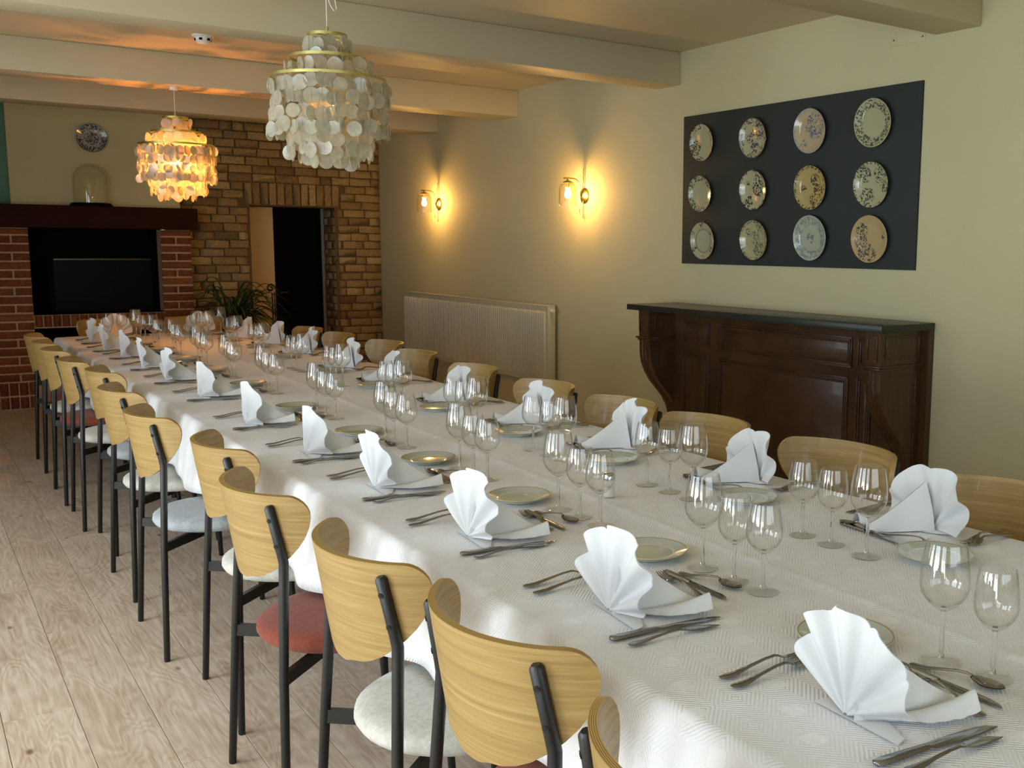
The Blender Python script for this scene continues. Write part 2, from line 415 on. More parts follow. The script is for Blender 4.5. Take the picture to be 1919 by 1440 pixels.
# ------------------------------------------------------------------ mesh helpers
class MB:
    def __init__(self):
        self.v, self.f, self.mi, self.uv = [], [], [], {}
    def add(self, vs, fs, mi=0):
        o = len(self.v)
        self.v += [tuple(x) for x in vs]
        self.f += [tuple(i + o for i in f) for f in fs]
        self.mi += [mi] * len(fs)
    def box(self, x0, x1, y0, y1, z0, z1, mi=0, ch=0.0):
        if ch <= 0:
            vs = [(x, y, z) for x in (x0, x1) for y in (y0, y1) for z in (z0, z1)]
            fs = [(0, 1, 3, 2), (4, 6, 7, 5), (0, 4, 5, 1), (2, 3, 7, 6), (0, 2, 6, 4), (1, 5, 7, 3)]
            self.add(vs, fs, mi)
            return
        bm = bmesh.new()
        bmesh.ops.create_cube(bm, size=1.0)
        for q in bm.verts:
            q.co = Vector(((x0 + x1) / 2 + q.co.x * (x1 - x0), (y0 + y1) / 2 + q.co.y * (y1 - y0), (z0 + z1) / 2 + q.co.z * (z1 - z0)))
        bmesh.ops.bevel(bm, geom=list(bm.edges), offset=ch, segments=2, profile=0.5, affect='EDGES')
        bm.verts.ensure_lookup_table()
        self.add([q.co[:] for q in bm.verts], [[q.index for q in f.verts] for f in bm.faces], mi)
        bm.free()
    def tube(self, pts, r, n=8, mi=0, cap=True, closed=False):
        pts = [Vector(q) for q in pts]
        k = len(pts)
        rs = r if isinstance(r, (list, tuple)) else [r] * k
        up = None
        vs = []
        for i, q in enumerate(pts):
            if closed:
                d = (pts[(i + 1) % k] - pts[i - 1]).normalized()
            else:
                d = (pts[min(i + 1, k - 1)] - pts[max(i - 1, 0)]).normalized()
            if up is None:
                a = Vector((0, 0, 1)) if abs(d.z) < 0.9 else Vector((1, 0, 0))
                up = (a - d * a.dot(d)).normalized()
            else:
                up = (up - d * up.dot(d)).normalized()
            s = d.cross(up)
            for j in range(n):
                a = 2 * pi * j / n
                vs.append(q + (up * cos(a) + s * sin(a)) * rs[i])
        fs = []
        for i in range(k if closed else k - 1):
            for j in range(n):
                a, b = i * n + j, i * n + (j + 1) % n
                i2 = (i + 1) % k
                fs.append((a, b, i2 * n + (j + 1) % n, i2 * n + j))
        if cap and not closed:
            fs.append(tuple(range(n))[::-1])
            fs.append(tuple((k - 1) * n + j for j in range(n)))
        self.add(vs, fs, mi)
    def lathe(self, prof, n=24, mi=0, c=(0, 0, 0), closed=False):
        """prof: (r, z) pairs; r==0 becomes a pole"""
        vs, rows = [], []
        for r, z in prof:
            if r < 1e-6:
                rows.append([len(vs)] * n); vs.append((c[0], c[1], c[2] + z))
            else:
                rows.append([len(vs) + j for j in range(n)])
                vs += [(c[0] + r * cos(2 * pi * j / n), c[1] + r * sin(2 * pi * j / n), c[2] + z) for j in range(n)]
        fs = []
        m_ = len(rows)
        for i in range(m_ if closed else m_ - 1):
            a, b = rows[i], rows[(i + 1) % m_]
            for j in range(n):
                q = [a[j], a[(j + 1) % n], b[(j + 1) % n], b[j]]
                q2 = []
                for x in q:
                    if x not in q2:
                        q2.append(x)
                if len(q2) > 2:
                    fs.append(tuple(q2))
        self.add(vs, fs, mi)
    def grid(self, rows, mi=0, closed_u=False):
        """rows: list of equal-length lists of points"""
        nr, nc = len(rows), len(rows[0])
        vs = [q for r in rows for q in r]
        fs = []
        for i in range(nr - 1):
            for j in range(nc if closed_u else nc - 1):
                j2 = (j + 1) % nc
                fs.append((i * nc + j, i * nc + j2, (i + 1) * nc + j2, (i + 1) * nc + j))
        self.add(vs, fs, mi)
    def xf(self, mat, start=0):
        self.v[start:] = [tuple(mat @ Vector(q)) for q in self.v[start:]]
    def mesh(self, name, mats, smooth=True, ang=35, uvf=None, recalc=True):
        me = bpy.data.meshes.new(name)
        me.from_pydata(self.v, [], self.f)
        for mm in (mats if isinstance(mats, (list, tuple)) else [mats]):
            me.materials.append(mm)
        if any(self.mi):
            me.polygons.foreach_set('material_index', self.mi)
        if recalc:
            bm = bmesh.new(); bm.from_mesh(me); bmesh.ops.recalc_face_normals(bm, faces=bm.faces); bm.to_mesh(me); bm.free()
        if uvf:
            uv = me.uv_layers.new(name='uv')
            for lp in me.loops:
                uv.data[lp.index].uv = uvf(me.vertices[lp.vertex_index].co, lp.vertex_index)
        if smooth:
            me.polygons.foreach_set('use_smooth', [True] * len(me.polygons))
            me.set_sharp_from_angle(angle=radians(ang))
        me.update()
        return me
    def build(self, name, mats, parent=None, **kw):
        return put(name, self.mesh(name, mats, **kw), parent)

def put(name, me, parent=None, loc=(0, 0, 0), rot=(0, 0, 0), scale=(1, 1, 1)):
    o = bpy.data.objects.new(name, me)
    COL.objects.link(o)
    if parent is not None:
        o.parent = parent
    o.location = loc
    o.rotation_euler = rot
    o.scale = scale
    return o

def tag(o, label, cat, group=None):
    o['label'] = label
    o['category'] = cat
    if group:
        o['group'] = group
    return o

def thing(name, label, cat, loc=(0, 0, 0), rz=0.0, group=None):
    o = put(name, None, None, loc, (0, 0, rz))
    return tag(o, label, cat, group)

def struct(o):
    o['kind'] = 'structure'
    return o

def kids(o):
    return KID.get(o.name, [])

KID = {}
def remember(root):
    """note the children of a finished prototype so that copies need no scene lookup"""
    def walk(o):
        ch = [c for c in bpy.data.objects if c.parent is o]
        KID[o.name] = ch
        for c in ch:
            walk(c)
    walk(root)

def dup(root, loc, rz=0.0, label=None, group=None):
    def cp(o, parent):
        c = o.copy()
        COL.objects.link(c)
        c.parent = parent
        for ch in kids(o):
            cp(ch, c)
        return c
    r = cp(root, None)
    r.location = loc
    r.rotation_euler = (0, 0, rz)
    if label:
        r['label'] = label
    if group:
        r['group'] = group
    return r

class Proto:
    """first placement moves the prototype itself, later ones copy it"""
    def __init__(self, root):
        self.root, self.used = root, False
        remember(root)
    def place(self, loc, rz, label, group=None):
        if not self.used:
            self.used = True
            o = self.root
            o.location = loc
            o.rotation_euler = (0, 0, rz)
            o['label'] = label
            if group:
                o['group'] = group
            return o
        return dup(self.root, loc, rz, label, group)

def root_at(root, loc):
    """the parts were modelled in room coordinates: put the root at the thing's base and keep them in place"""
    loc = Vector(loc)
    root.location = loc
    for c in bpy.data.objects:
        if c.parent is root:
            c.location = c.location - loc

# ------------------------------------------------------------------ room shell
XR, YF, ZC = 4.2, 10.41, 2.70
Y0 = -1.8

floor = MB(); floor.box(WX - 0.1, XR + 0.1, Y0 - 0.1, 12.2, -0.12, -0.012)
floor_o = struct(floor.build('floor', simple('floor_bed', srgb(84, 64, 48), 0.9), smooth=False))
PLW, PLL = 0.1947, 1.35
pm = MB(); pm.box(-PLW / 2 + 0.0008, PLW / 2 - 0.0008, -PLL / 2 + 0.0009, PLL / 2 - 0.0009, -0.012, 0.0, ch=0.0009)
plank_me = pm.mesh('plank', M['floor'], smooth=False)
phase = {0: 3.507, 1: 4.245, 2: 4.28, 3: 3.80, -1: 4.05, 4: 4.60, 5: 3.4, -2: 3.15, -3: 4.5}
rest = MB()
for k in range(-13, 20):
    xc = 0.1680 + PLW * (k + 0.5)
    if xc < WX - 0.1 or xc > XR + 0.1:
        continue
    ph = phase.get(k, 3.0 + (k * 0.537) % PLL)
    y = ph - PLL * 5
    while y < 10.9:
        yc = y + PLL / 2
        if yc > Y0 - 0.3:
            if -1 <= k <= 8 and yc > 0.2:
                put('plank', plank_me, floor_o, (xc, yc, 0), (0, 0, pi * rnd.randint(0, 1)))
            else:
                rest.box(xc - PLW / 2 + 0.0007, xc + PLW / 2 - 0.0007, y + 0.0008, y + PLL - 0.0008, -0.012, 0)
        y += PLL
o = rest.build('outer_planks', M['floor'], floor_o, smooth=False); o['kind'] = 'stuff'

ceil = MB(); ceil.box(WX - 0.1, XR + 0.1, Y0 - 0.1, YF + 0.1, ZC, ZC + 0.1)
ceil_o = struct(ceil.build('ceiling', M['ceiling'], smooth=False))
for y0_, y1_ in ((0.86, 1.12), (3.065, 3.323), (5.329, 5.569), (7.447, 7.741), (8.957, 9.246)):
    b = MB(); b.box(WX, XR, y0_, y1_, 2.494, ZC, ch=0.006)
    b.build('ceiling_beam', M['beam'], ceil_o)

wr_ = MB(); wr_.box(XR, XR + 0.12, Y0, YF + 0.1, 0, ZC)
wall_r = struct(wr_.build('wall_right', M['wall'], smooth=False))
# the boxed-in patch with two screws under the nearest beam
b = MB(); b.box(XR - 0.004, XR + 0.01, 3.385, 3.605, 2.478, 2.60, ch=0.0015); b.build('cover_plate', M['wall'], wall_r)
for yy, zz in ((3.581, 2.507), (3.40, 2.50)):
    b = MB(); b.tube([(XR - 0.006, yy, zz), (XR, yy, zz)], 0.004, 8); b.build('screw', M['screw'], wall_r)

b = MB(); b.box(WX - 0.1, FILLWIN[0], Y0 - 0.12, Y0, 0, ZC); b.box(FILLWIN[1], XR + 0.12, Y0 - 0.12, Y0, 0, ZC)
b.box(FILLWIN[0], FILLWIN[1], Y0 - 0.12, Y0, 0, 0.8); b.box(FILLWIN[0], FILLWIN[1], Y0 - 0.12, Y0, 2.25, ZC)
struct(b.build('wall_near', M['wall'], smooth=False))
b = MB()
for xx in (FILLWIN[0], FILLWIN[0] + 1.03, FILLWIN[0] + 2.1, FILLWIN[1] - 0.06):
    b.box(xx, xx + 0.06, Y0 - 0.09, Y0 - 0.04, 0.85, 2.20)
b.box(FILLWIN[0], FILLWIN[1], Y0 - 0.09, Y0 - 0.04, 0.80, 0.85); b.box(FILLWIN[0], FILLWIN[1], Y0 - 0.09, Y0 - 0.04, 2.20, 2.25)
struct(b.build('window_5', M['white_plastic'], smooth=False))  # added frame round the fill light, out of view

b = MB()
ys = [Y0 - 0.1]
for a_, c_ in WIN:
    ys += [a_, c_]
ys += [YF + 0.1]
for i in range(0, len(ys), 2):
    b.box(WX - 0.14, WX, ys[i], ys[i + 1], 0, ZC)
for a_, c_ in WIN:
    b.box(WX - 0.14, WX, a_, c_, 0, WZ0); b.box(WX - 0.14, WX, a_, c_, WZ1, ZC)
struct(b.build('wall_left', M['wall'], smooth=False))
for i, (a_, c_) in enumerate(WIN):
    fr = MB()
    x0, x1 = WX - 0.10, WX - 0.05
    fr.box(x0, x1, a_, c_, WZ0, WZ0 + 0.05); fr.box(x0, x1, a_, c_, WZ1 - 0.05, WZ1)
    for yy in (a_, (a_ + c_) / 2 - 0.035, c_ - 0.05):
        fr.box(x0, x1, yy, yy + (0.07 if yy not in (a_, c_ - 0.05) else 0.05), WZ0 + 0.05, WZ1 - 0.05)
    w_o = struct(fr.build('window_%d' % (i + 1), M['white_plastic'], smooth=False))
    g_ = MB()
    for zz in (1.08, 1.62):
        for ya, yb in ((a_ + 0.05, (a_ + c_) / 2 - 0.035), ((a_ + c_) / 2 + 0.035, c_ - 0.05)):
            g_.box(x0 + 0.012, x1 - 0.012, ya, yb, zz, zz + 0.022)
    g_.build('glazing_bars', M['white_plastic'], w_o, smooth=False)
    s_ = MB(); s_.box(WX - 0.05, WX + 0.09, a_ - 0.04, c_ + 0.04, WZ0 - 0.03, WZ0, ch=0.004)
    s_.build('window_sill', M['white_plastic'], w_o)

# far wall: mortar bed with a doorway, buff bricks one by one
DX0, DX1, DZ = 2.865, 3.715, 1.822
b = MB()
yb0, yb1 = YF + 0.014, YF + 0.36
b.box(2.15, DX0, yb0, yb1, 0, ZC); b.box(DX1, XR + 0.1, yb0, yb1, 0, ZC); b.box(DX0, DX1, yb0, yb1, DZ, ZC)
wall_f = struct(b.build('wall_far', M['mortar_buff'], smooth=False))
b = MB(); b.box(WX - 0.1, 0.80, yb0, yb1, 0, ZC); b.box(0.80, 2.15, yb0, yb1, 1.66, ZC); b.box(0.80, 2.15, 10.95, 11.0, 0, 1.66)
b.build('painted_wall', M['teal'], wall_f, smooth=False)

def brick_meshes(name, mat, n=7, depth=0.03, jit=0.035, inset=0.05):
    out = []
    for i in range(n):
        q = random.Random(40 + i)
        J = lambda s: q.uniform(-jit, jit) * s
        fx, fz = 0.5, 0.5
        back = [(-fx, depth, -fz), (fx, depth, -fz), (fx, depth, fz), (-fx, depth, fz)]
        mid = [(sx * fx + J(.5), 0.0035, sz * fz + J(1.6)) for sx, sz in ((-1, -1), (0, -1), (1, -1), (1, 1), (0, 1), (-1, 1))]
        frt = [(sx * (fx - inset * .45) + J(.4), q.uniform(-0.003, 0.001), sz * (fz - inset * 1.6) + J(1.4)) for sx, sz in ((-1, -1), (0, -1), (1, -1), (1, 1), (0, 1), (-1, 1))]
        vs = back + mid + frt
        fs = [(4, 0, 1, 6, 5), (6, 1, 2, 7), (7, 2, 3, 9, 8), (9, 3, 0, 4)]
        for a in range(6):
            c = (a + 1) % 6
            fs.append((4 + a, 4 + c, 10 + c, 10 + a))
        fs.append((10, 11, 14, 15)); fs.append((11, 12, 13, 14))
        mb = MB(); mb.add(vs, fs)
        me = mb.mesh(name, mat, ang=50)
        bm = bmesh.new(); bm.from_mesh(me); bmesh.ops.recalc_face_normals(bm, faces=bm.faces); bm.to_mesh(me); bm.free()
        out.append(me)
    return out
BUFF = brick_meshes('brick', M['brick_buff'])
RED = brick_meshes('brick', M['brick_red'], jit=0.012, inset=0.03)

def brick(meshes, parent, x0, x1, z0, z1, y, rot=(0, 0, 0)):
    put('brick', rnd.choice(meshes), parent, ((x0 + x1) / 2, y + rnd.uniform(-0.002, 0.002), (z0 + z1) / 2), (0, rnd.uniform(-.006, .006), 0), (x1 - x0, 1, z1 - z0))

CO, J_ = 0.0805, 0.013
z = ZC - CO * 30
row = 0
while z < ZC - 0.03:
    zt = min(z + CO - J_, ZC - 0.004)
    x = 2.17 if z > 1.56 else 2.275
    end = XR - 0.004
    off = [0.0, 0.11, 0.055, 0.16][row % 4]
    xs = [x]
    xx = x + 0.225 - off
    while xx < end - 0.06:
        xs.append(xx)
        r_ = rnd.random()
        xx += 0.225 if r_ < 0.78 else (0.115 if r_ < 0.9 else 0.19)
    xs.append(end + J_)
    for a_, c_ in zip(xs[:-1], xs[1:]):
        c_ -= J_
        segs = [(a_, c_)]
        def cut(segs, lo, hi):
            r2 = []
            for s0, s1 in segs:
                if s1 <= lo or s0 >= hi:
                    r2.append((s0, s1))
                else:
                    if s0 < lo - 0.05: r2.append((s0, lo - J_))
                    if s1 > hi + 0.05: r2.append((hi + J_, s1))
            return r2
        if zt > 1.84 and z < 2.03:
            segs = cut(segs, 2.815, 3.765)
        elif z < 1.80:
            segs = cut(segs, DX0 - J_, DX1 + J_)
        for s0, s1 in segs:
            if s1 - s0 > 0.04:
                brick(BUFF, wall_f, s0, s1, z, zt, YF)
    z += CO
    row += 1
# soldier course over the doorway
x = 2.822
while x < 3.74:
    w_ = 0.0655
    mid = (x + w_ / 2)
    put('brick', rnd.choice(BUFF), wall_f, (mid, YF - 0.001, 1.94), (0, pi / 2 + rnd.uniform(-.015, .015), 0), (0.205, 1, w_))
    x += w_ + 0.0135
# bricks of the right-hand reveal
z = ZC - CO * 30; row = 0
while z < 1.79:
    for a_, c_ in (((0.0, 0.21), (0.223, 0.35)) if row % 2 else ((0.0, 0.10), (0.113, 0.32))):
        put('brick', rnd.choice(BUFF), wall_f, (DX1 - 0.004, YF + 0.02 + (a_ + c_) / 2, z + (CO - J_) / 2), (0, 0, -pi / 2), (c_ - a_, 1, CO - J_))
    z += CO; row += 1

# passage behind: pale side, grey frame, dark opening painted as a black leaf
b = MB(); b.box(DX0 - 0.25, 3.19, 10.775, 10.83, 0, 2.2)
b.build('passage_wall', M['hall'], wall_f, smooth=False)
d = MB(); d.box(3.195, 3.688, 10.785, 10.83, 0.0, 2.1)
d_o = struct(d.build('dark_opening_1', M['opening_shade'], smooth=False))  # leaf standing for a dark opening; its panels and handle are added
for zz0, zz1 in ((0.15, 0.95), (1.05, 1.75)):
    q = MB(); q.box(3.26, 3.62, 10.779, 10.80, zz0, zz1, ch=0.004); q.build('added_panel', M['opening_shade'], d_o)
q = MB(); q.box(3.688, 3.716, 10.765, 10.83, 0.0, 2.1); q.build('door_frame', M['frame_grey'], d_o, smooth=False)
q = MB(); q.tube([(3.24, 10.785, 0.95), (3.24, 10.745, 0.95), (3.31, 10.745, 0.95)], 0.008, 8); q.build('added_handle', M['screw'], d_o)

# ------------------------------------------------------------------ brick fireplace on the far wall
FY = 10.24
fp = thing('fireplace', 'red brick fireplace with a dark mantel beam and a plastered chimney breast above', 'fireplace')
b = MB()
b.box(0.66, 0.955, FY + 0.003, 10.42, 0, 1.57); b.box(2.01, 2.268, FY + 0.003, 10.42, 0, 1.57)
b.box(0.955, 2.01, FY + 0.006, 10.42, 0.70, 0.815)
b.box(0.955, 2.01, FY + 0.006, 10.42, 0.0, 0.20)
b.build('masonry_core', M['mortar_grey'], fp, smooth=False)
CR, JR = 0.0747, 0.0135
for (px0, px1, nm) in ((0.66, 0.955, 'l'), (2.01, 2.268, 'r')):
    z = 0.245; i = 0
    while z < 1.55:
        zt = min(z + CR - JR, 1.566)
        if i % 2:
            brick(RED, fp, px0, px1, z, zt, FY)
        else:
            xm = px0 + (px1 - px0) * (0.56 if nm == 'l' else 0.5)
            brick(RED, fp, px0, xm - JR / 2, z, zt, FY); brick(RED, fp, xm + JR / 2, px1, z, zt, FY)
        z += CR; i += 1
    for z0_, z1_ in ((0.005, 0.110), (0.122, 0.234)):
        n_ = 4
        w_ = (px1 - px0) / n_
        for k in range(n_):
            brick(RED, fp, px0 + k * w_ + 0.004, px0 + (k + 1) * w_ - 0.006, z0_, z1_, FY)
for k in range(15):
    x = 0.957 + k * 0.0703
    brick(RED, fp, x + 0.004, x + 0.063, 0.712, 0.812, FY)
z = 0.02; i = 0
while z < 1.55:          # side of the left pier
    put('brick', rnd.choice(RED), fp, (0.66, FY + 0.095, z + 0.032), (0, 0, -pi / 2), (0.16, 1, CR - JR))
    z += CR
b = MB()
b.box(0.955, 2.01, 10.80, 10.86, 0.2, 1.6)
b.box(0.935, 0.955, 10.42, 10.86, 0.2, 1.6); b.box(2.01, 2.03, 10.42, 10.86, 0.2, 1.6)
b.box(0.955, 2.01, 10.42, 10.86, 0.70, 0.80); b.box(0.935, 2.03, 10.30, 10.86, 1.571, 1.64)
b.build('firebox', M['soot'], fp, smooth=False)
b = MB()
b.box(0.958, 2.007, FY + 0.012, 10.80, 0.8165, 0.822)
b.build('firebox_floor', M['soot'], fp, smooth=False)
b = MB(); b.box(1.13, 2.0, 10.50, 10.53, 0.822, 1.29)
b.build('glass_door', M['firebox_glass'], fp, smooth=False)
b = MB()
b.box(1.115, 1.155, 10.485, 10.51, 0.822, 1.30)
b.build('frame_post', M['soot'], fp, smooth=False)
b = MB(); b.box(1.965, 2.005, 10.485, 10.51, 0.822, 1.30)
b.build('frame_post', M['soot'], fp, smooth=False)
b = MB(); b.box(1.16, 1.965, 10.478, 10.50, 1.288, 1.305, ch=0.003)
b.build('trim_bar', M['trim_steel'], fp)
b = MB(); b.box(0.30, 2.325, 10.165, 10.44, 1.573, 1.768, ch=0.006)
b.build('mantel_beam', M['mantel'], fp)
hood = MB()
hx = [(0.85, 2.205, 1.768), (0.85, 2.145, ZC)]
vs = []
for x0, x1, zz in hx:
    vs += [(x0, 10.30, zz), (x1, 10.30, zz), (x1, 10.43, zz), (x0, 10.43, zz)]
hood.add(vs, [(0, 1, 5, 4), (1, 2, 6, 5), (3, 0, 4, 7), (2, 3, 7, 6), (0, 3, 2, 1), (4, 5, 6, 7)])
hood.build('chimney_breast', M['wall'], fp, smooth=False)
root_at(fp, (1.46, FY, 0))

# glass dome on its dark base, blue plate above
dm = thing('glass_dome', 'empty tall glass cloche on a dark round base on the fireplace mantel', 'glass dome', (1.46, 10.27, 1.768))
b = MB(); b.lathe([(0, 0), (0.168, 0), (0.172, 0.008), (0.160, 0.018), (0.160, 0.024), (0.150, 0.028), (0, 0.028)], 40)
b.build('base', M['soot'], dm)
R_, hz = 0.138, 0.23
pr = [(R_, 0.0285), (R_, hz)] + [(R_ * cos(a), hz + R_ * sin(a)) for a in [radians(k) for k in range(10, 90, 10)]] + [(0, hz + R_)]
pi_ = [(max(r - 0.004, 0), z if z < 0.03 else z - 0.003) for r, z in pr][::-1]
b = MB(); b.lathe(pr, 40); b.lathe(pi_, 40)
b.build('glass_bell', M['dome_glass'], dm)

def plate_profile(R, h=0.022):
    return [(0, 0.004), (R * 0.5, 0.004), (R * 0.55, 0.0), (R * 0.58, 0.0), (R * 0.60, 0.006), (R * 0.97, h - 0.003), (R, h), (R * 0.985, h + 0.0015),
            (R * 0.72, h * 0.62), (R * 0.655, h * 0.50), (R * 0.60, 0.009), (0, 0.008)]

CREAM, IVORY = srgb(164, 162, 130), srgb(172, 156, 122)
BLK, NAVY, GRN, BLU, SLATE_ = srgb(34, 36, 34), srgb(40, 48, 84), srgb(60, 74, 62), srgb(84, 98, 128), srgb(96, 108, 118)
PL = [  # y, z, radius, label, background, ink, settings
    (5.058, 2.109, .113, 'decorative wall plate with black sprigs round its left rim, top row far end', CREAM, BLK, dict(rimdens=.54, blobs=[(-.55, -.25, .42)])),
    (4.584, 2.100, .118, 'decorative wall plate with purple grey flower sprays, second from the far end, top row', CREAM, srgb(72, 66, 74), dict(rimdens=.6, blobs=[(.35, .35, .45), (-.25, .05, .3), (.1, -.5, .35)], rings=[(.93, 1.0, srgb(80, 82, 78))])),
    (4.120, 2.103, .122, 'decorative wall plate with one big blue flower bouquet, third from far end, top row', IVORY, BLU, dict(rim=(.90, 1.0), rimdens=.9, rimcol=srgb(120, 124, 132), blobs=[(.3, .2, .62), (-.4, -.55, .2)], rings=[(.93, 1.0, srgb(150, 150, 150))])),
    (3.668, 2.106, .124, 'decorative wall plate with an empty centre and dense green leafy rim, top row near end', CREAM, GRN, dict(rim=(.62, .98), rimdens=.75)),
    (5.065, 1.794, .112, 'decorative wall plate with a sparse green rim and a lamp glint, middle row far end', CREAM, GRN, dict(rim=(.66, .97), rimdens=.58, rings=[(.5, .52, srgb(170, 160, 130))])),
    (4.571, 1.798, .116, 'decorative wall plate with a bold black rose and a small flying bird', CREAM, BLK, dict(rim=(.88, .99), rimdens=.6, blobs=[(.35, .1, .46), (.3, .5, .3), (-.35, -.55, .3), (-.4, .35, .13)])),
    (4.104, 1.793, .121, 'yellowed decorative wall plate with dark butterfly and flower stems, middle row', srgb(168, 150, 100), srgb(66, 60, 44), dict(rim=(.88, .99), rimdens=.7, blobs=[(.3, .35, .32), (.5, -.15, .34), (.2, -.55, .3), (-.45, -.05, .18)])),
    (3.664, 1.791, .118, 'decorative wall plate with green scrolls and a toothed rim, middle row near end', CREAM, GRN, dict(rim=(.88, .99), rimdens=.9, blobs=[(-.4, .45, .38), (-.25, -.5, .4), (.5, .4, .4), (.7, -.1, .25)])),
    (5.032, 1.499, .116, 'decorative wall plate with a double blue ring and small sprigs on its rim', CREAM, NAVY, dict(rim=(.9, .91), rimdens=.1, blobs=[(0, .82, .17), (-.7, .4, .14), (.7, .4, .14), (-.68, -.42, .17), (.68, -.42, .16), (0, -.85, .14)], rings=[(.58, .60, NAVY), (.63, .65, srgb(100, 104, 120))])),
    (4.556, 1.504, .118, 'decorative wall plate with faint grey green roses all over, bottom row second from far end', srgb(160, 158, 120), srgb(92, 98, 80), dict(rim=(.86, .98), rimdens=.7, blobs=[(.05, .1, .35), (.3, -.4, .4), (-.4, .4, .2), (.4, .6, .25)])),
    (4.093, 1.516, .126, 'decorative wall plate with pale blue rim of flames and a central rosette', srgb(160, 166, 146), SLATE_, dict(rim=(.60, .98), rimdens=.8, rimcol=srgb(116, 130, 138), blobs=[(0, 0, .27)])),
    (3.660, 1.510, .124, 'beige decorative wall plate with dark flowers climbing its left side, bottom row near end', srgb(172, 152, 112), srgb(70, 72, 70), dict(rim=(.99, 1), rimdens=.1, blobs=[(-.45, .4, .32), (-.5, -.1, .36), (-.25, -.55, .42), (.1, -.7, .3), (.75, .1, .12)])),
]
b = MB(); b.box(XR - 0.012, XR, 3.378, 5.272, 1.352, 2.287, ch=0.001)
tag(b.build('wall_panel', simple('blue_black_paint', srgb(36, 42, 41), 0.8, var=0.03, bmp=0.05)), 'dark blue black rectangular panel on the right wall behind twelve plates', 'panel')
for (y, z, R, lab, bg, ink, kw) in PL:
    mt = wall_plate_mat('wall_plate_print', bg, ink, **kw)
    b = MB(); b.lathe([(r, zz * 1.15) for r, zz in plate_profile(R, 0.020)], 48)
    me = b.mesh('wall_plate', mt)
    o = put('wall_plate', me, None, (XR - 0.030, y, z))
    ry = Matrix.Rotation(radians(-90 - 3.5), 4, 'Y')
    o.matrix_world = Matrix.Translation((XR - 0.021, y, z)) @ ry @ Matrix.Rotation(radians(-90), 4, 'Z')
    tag(o, lab, 'plate', 'decorative plates on the dark panel')
    h_ = MB(); h_.tube([(R * 0.2, 0, -0.004), (R * .9, 0, 0.002), (R + 0.006, 0, 0.012), (R + 0.002, 0, 0.024)], 0.0013, 6)
    hk = h_.build('hanging_wire', M['brass'], o)
    hk.rotation_euler = (0, 0, radians(90))
mt = wall_plate_mat('blue_transfer_print', srgb(160, 160, 150), srgb(34, 40, 84), rim=(.60, 1.0), rimdens=2, rimcol=srgb(36, 42, 86), blobs=[(0, 0, .5)], rings=[(.56, .60, srgb(176, 176, 160)), (.97, 1.0, srgb(30, 32, 56))], scale=26)
b = MB(); b.lathe(plate_profile(0.127, 0.020), 48)
o = put('wall_plate', b.mesh('wall_plate', mt), None)
o.matrix_world = Matrix.Translation((1.497, 10.298, 2.364)) @ Matrix.Rotation(radians(90), 4, 'X')
tag(o, 'round blue and white patterned plate hung alone on the chimney breast', 'plate')

# ------------------------------------------------------------------ plant and iron stand in the far corner
pl = thing('potted_plant', 'spiky green spider plant in a dark pot by the doorway', 'plant', (2.50, 9.86, 0))
b = MB(); b.lathe([(0, 0), (0.14, 0), (0.19, 0.62), (0.205, 0.66), (0.19, 0.67), (0.175, 0.62), (0, 0.62)], 28)
b.build('pot', M['pot'], pl)
b = MB(); b.lathe([(0, 0.635), (0.178, 0.63)], 20); b.build('soil', M['soil'], pl)
def leaf_mesh(Ln, rise, drop, w):
    rows = []
    n_ = 12
    for i in range(n_ + 1):
        s_ = i / n_
        x_ = Ln * (s_ * 0.9 + 0.1 * s_ * s_) * (0.55 + 0.45 * s_)
        z_ = rise * sin(pi * min(s_ * 0.72, 1)) - drop * s_ ** 3
        ww = w * (sin(pi * min(1, 0.12 + s_ * 0.88)) ** 0.6) * (1 - s_ * 0.55) + 0.0006
        rows.append([(x_, -ww, z_ + ww * 0.5), (x_, 0, z_), (x_, ww, z_ + ww * 0.5)])
    mb = MB(); mb.grid(rows)
    base = len(mb.v)
    mb.grid([[(a, b_, c - 0.0012) for a, b_, c in r][::-1] for r in rows])
    return mb.mesh('leaf', M['leaf'], ang=60)
LF = [leaf_mesh(0.46, 0.38, 0.14, 0.015), leaf_mesh(0.54, 0.26, 0.28, 0.014), leaf_mesh(0.38, 0.46, 0.05, 0.016), leaf_mesh(0.60, 0.34, 0.42, 0.014), leaf_mesh(0.40, 0.20, 0.22, 0.015)]
q = random.Random(3)
for k in range(104):
    a = q.uniform(0, 2 * pi) if k < 70 else q.uniform(-0.9, 0.7)
    o = put('leaf', LF[k % 5], pl, (q.uniform(-.06, .12), q.uniform(-.06, .06), 0.63), (q.uniform(-.1, .1), q.uniform(-.12, .1), a))
    s_ = q.uniform(0.7, 1.12); o.scale = (s_, s_, s_ * q.uniform(.8, 1.1))
st = thing('iron_stand', 'dark wrought iron stand with a curled round top beside the spider plant', 'stand')
b = MB(); X_, Y_ = 2.875, 9.86
sp = [(X_ + (0.042 - 0.0042 * i * 0.5) * cos(-0.3 + i * 0.55), Y_, 1.035 + (0.042 - 0.0042 * i * 0.5) * sin(-0.3 + i * 0.55)) for i in range(17)]
b.tube(sp, 0.009, 8)
b.build('curled_top', M['iron'], st)
b = MB(); b.tube([(X_ + 0.012, Y_, 0.99), (X_ + 0.014, Y_, 0.02)], 0.008, 8); b.tube([(X_ + 0.034, Y_, 1.0), (X_ + 0.036, Y_, 0.02)], 0.006, 8)
b.build('pole', M['iron'], st)
b = MB(); b.lathe([(0, 0), (0.11, 0), (0.11, 0.012), (0.03, 0.022), (0, 0.022)], 24, c=(X_ + 0.02, Y_, 0)); b.build('base', M['iron'], st)
root_at(st, (X_ + 0.02, Y_, 0))

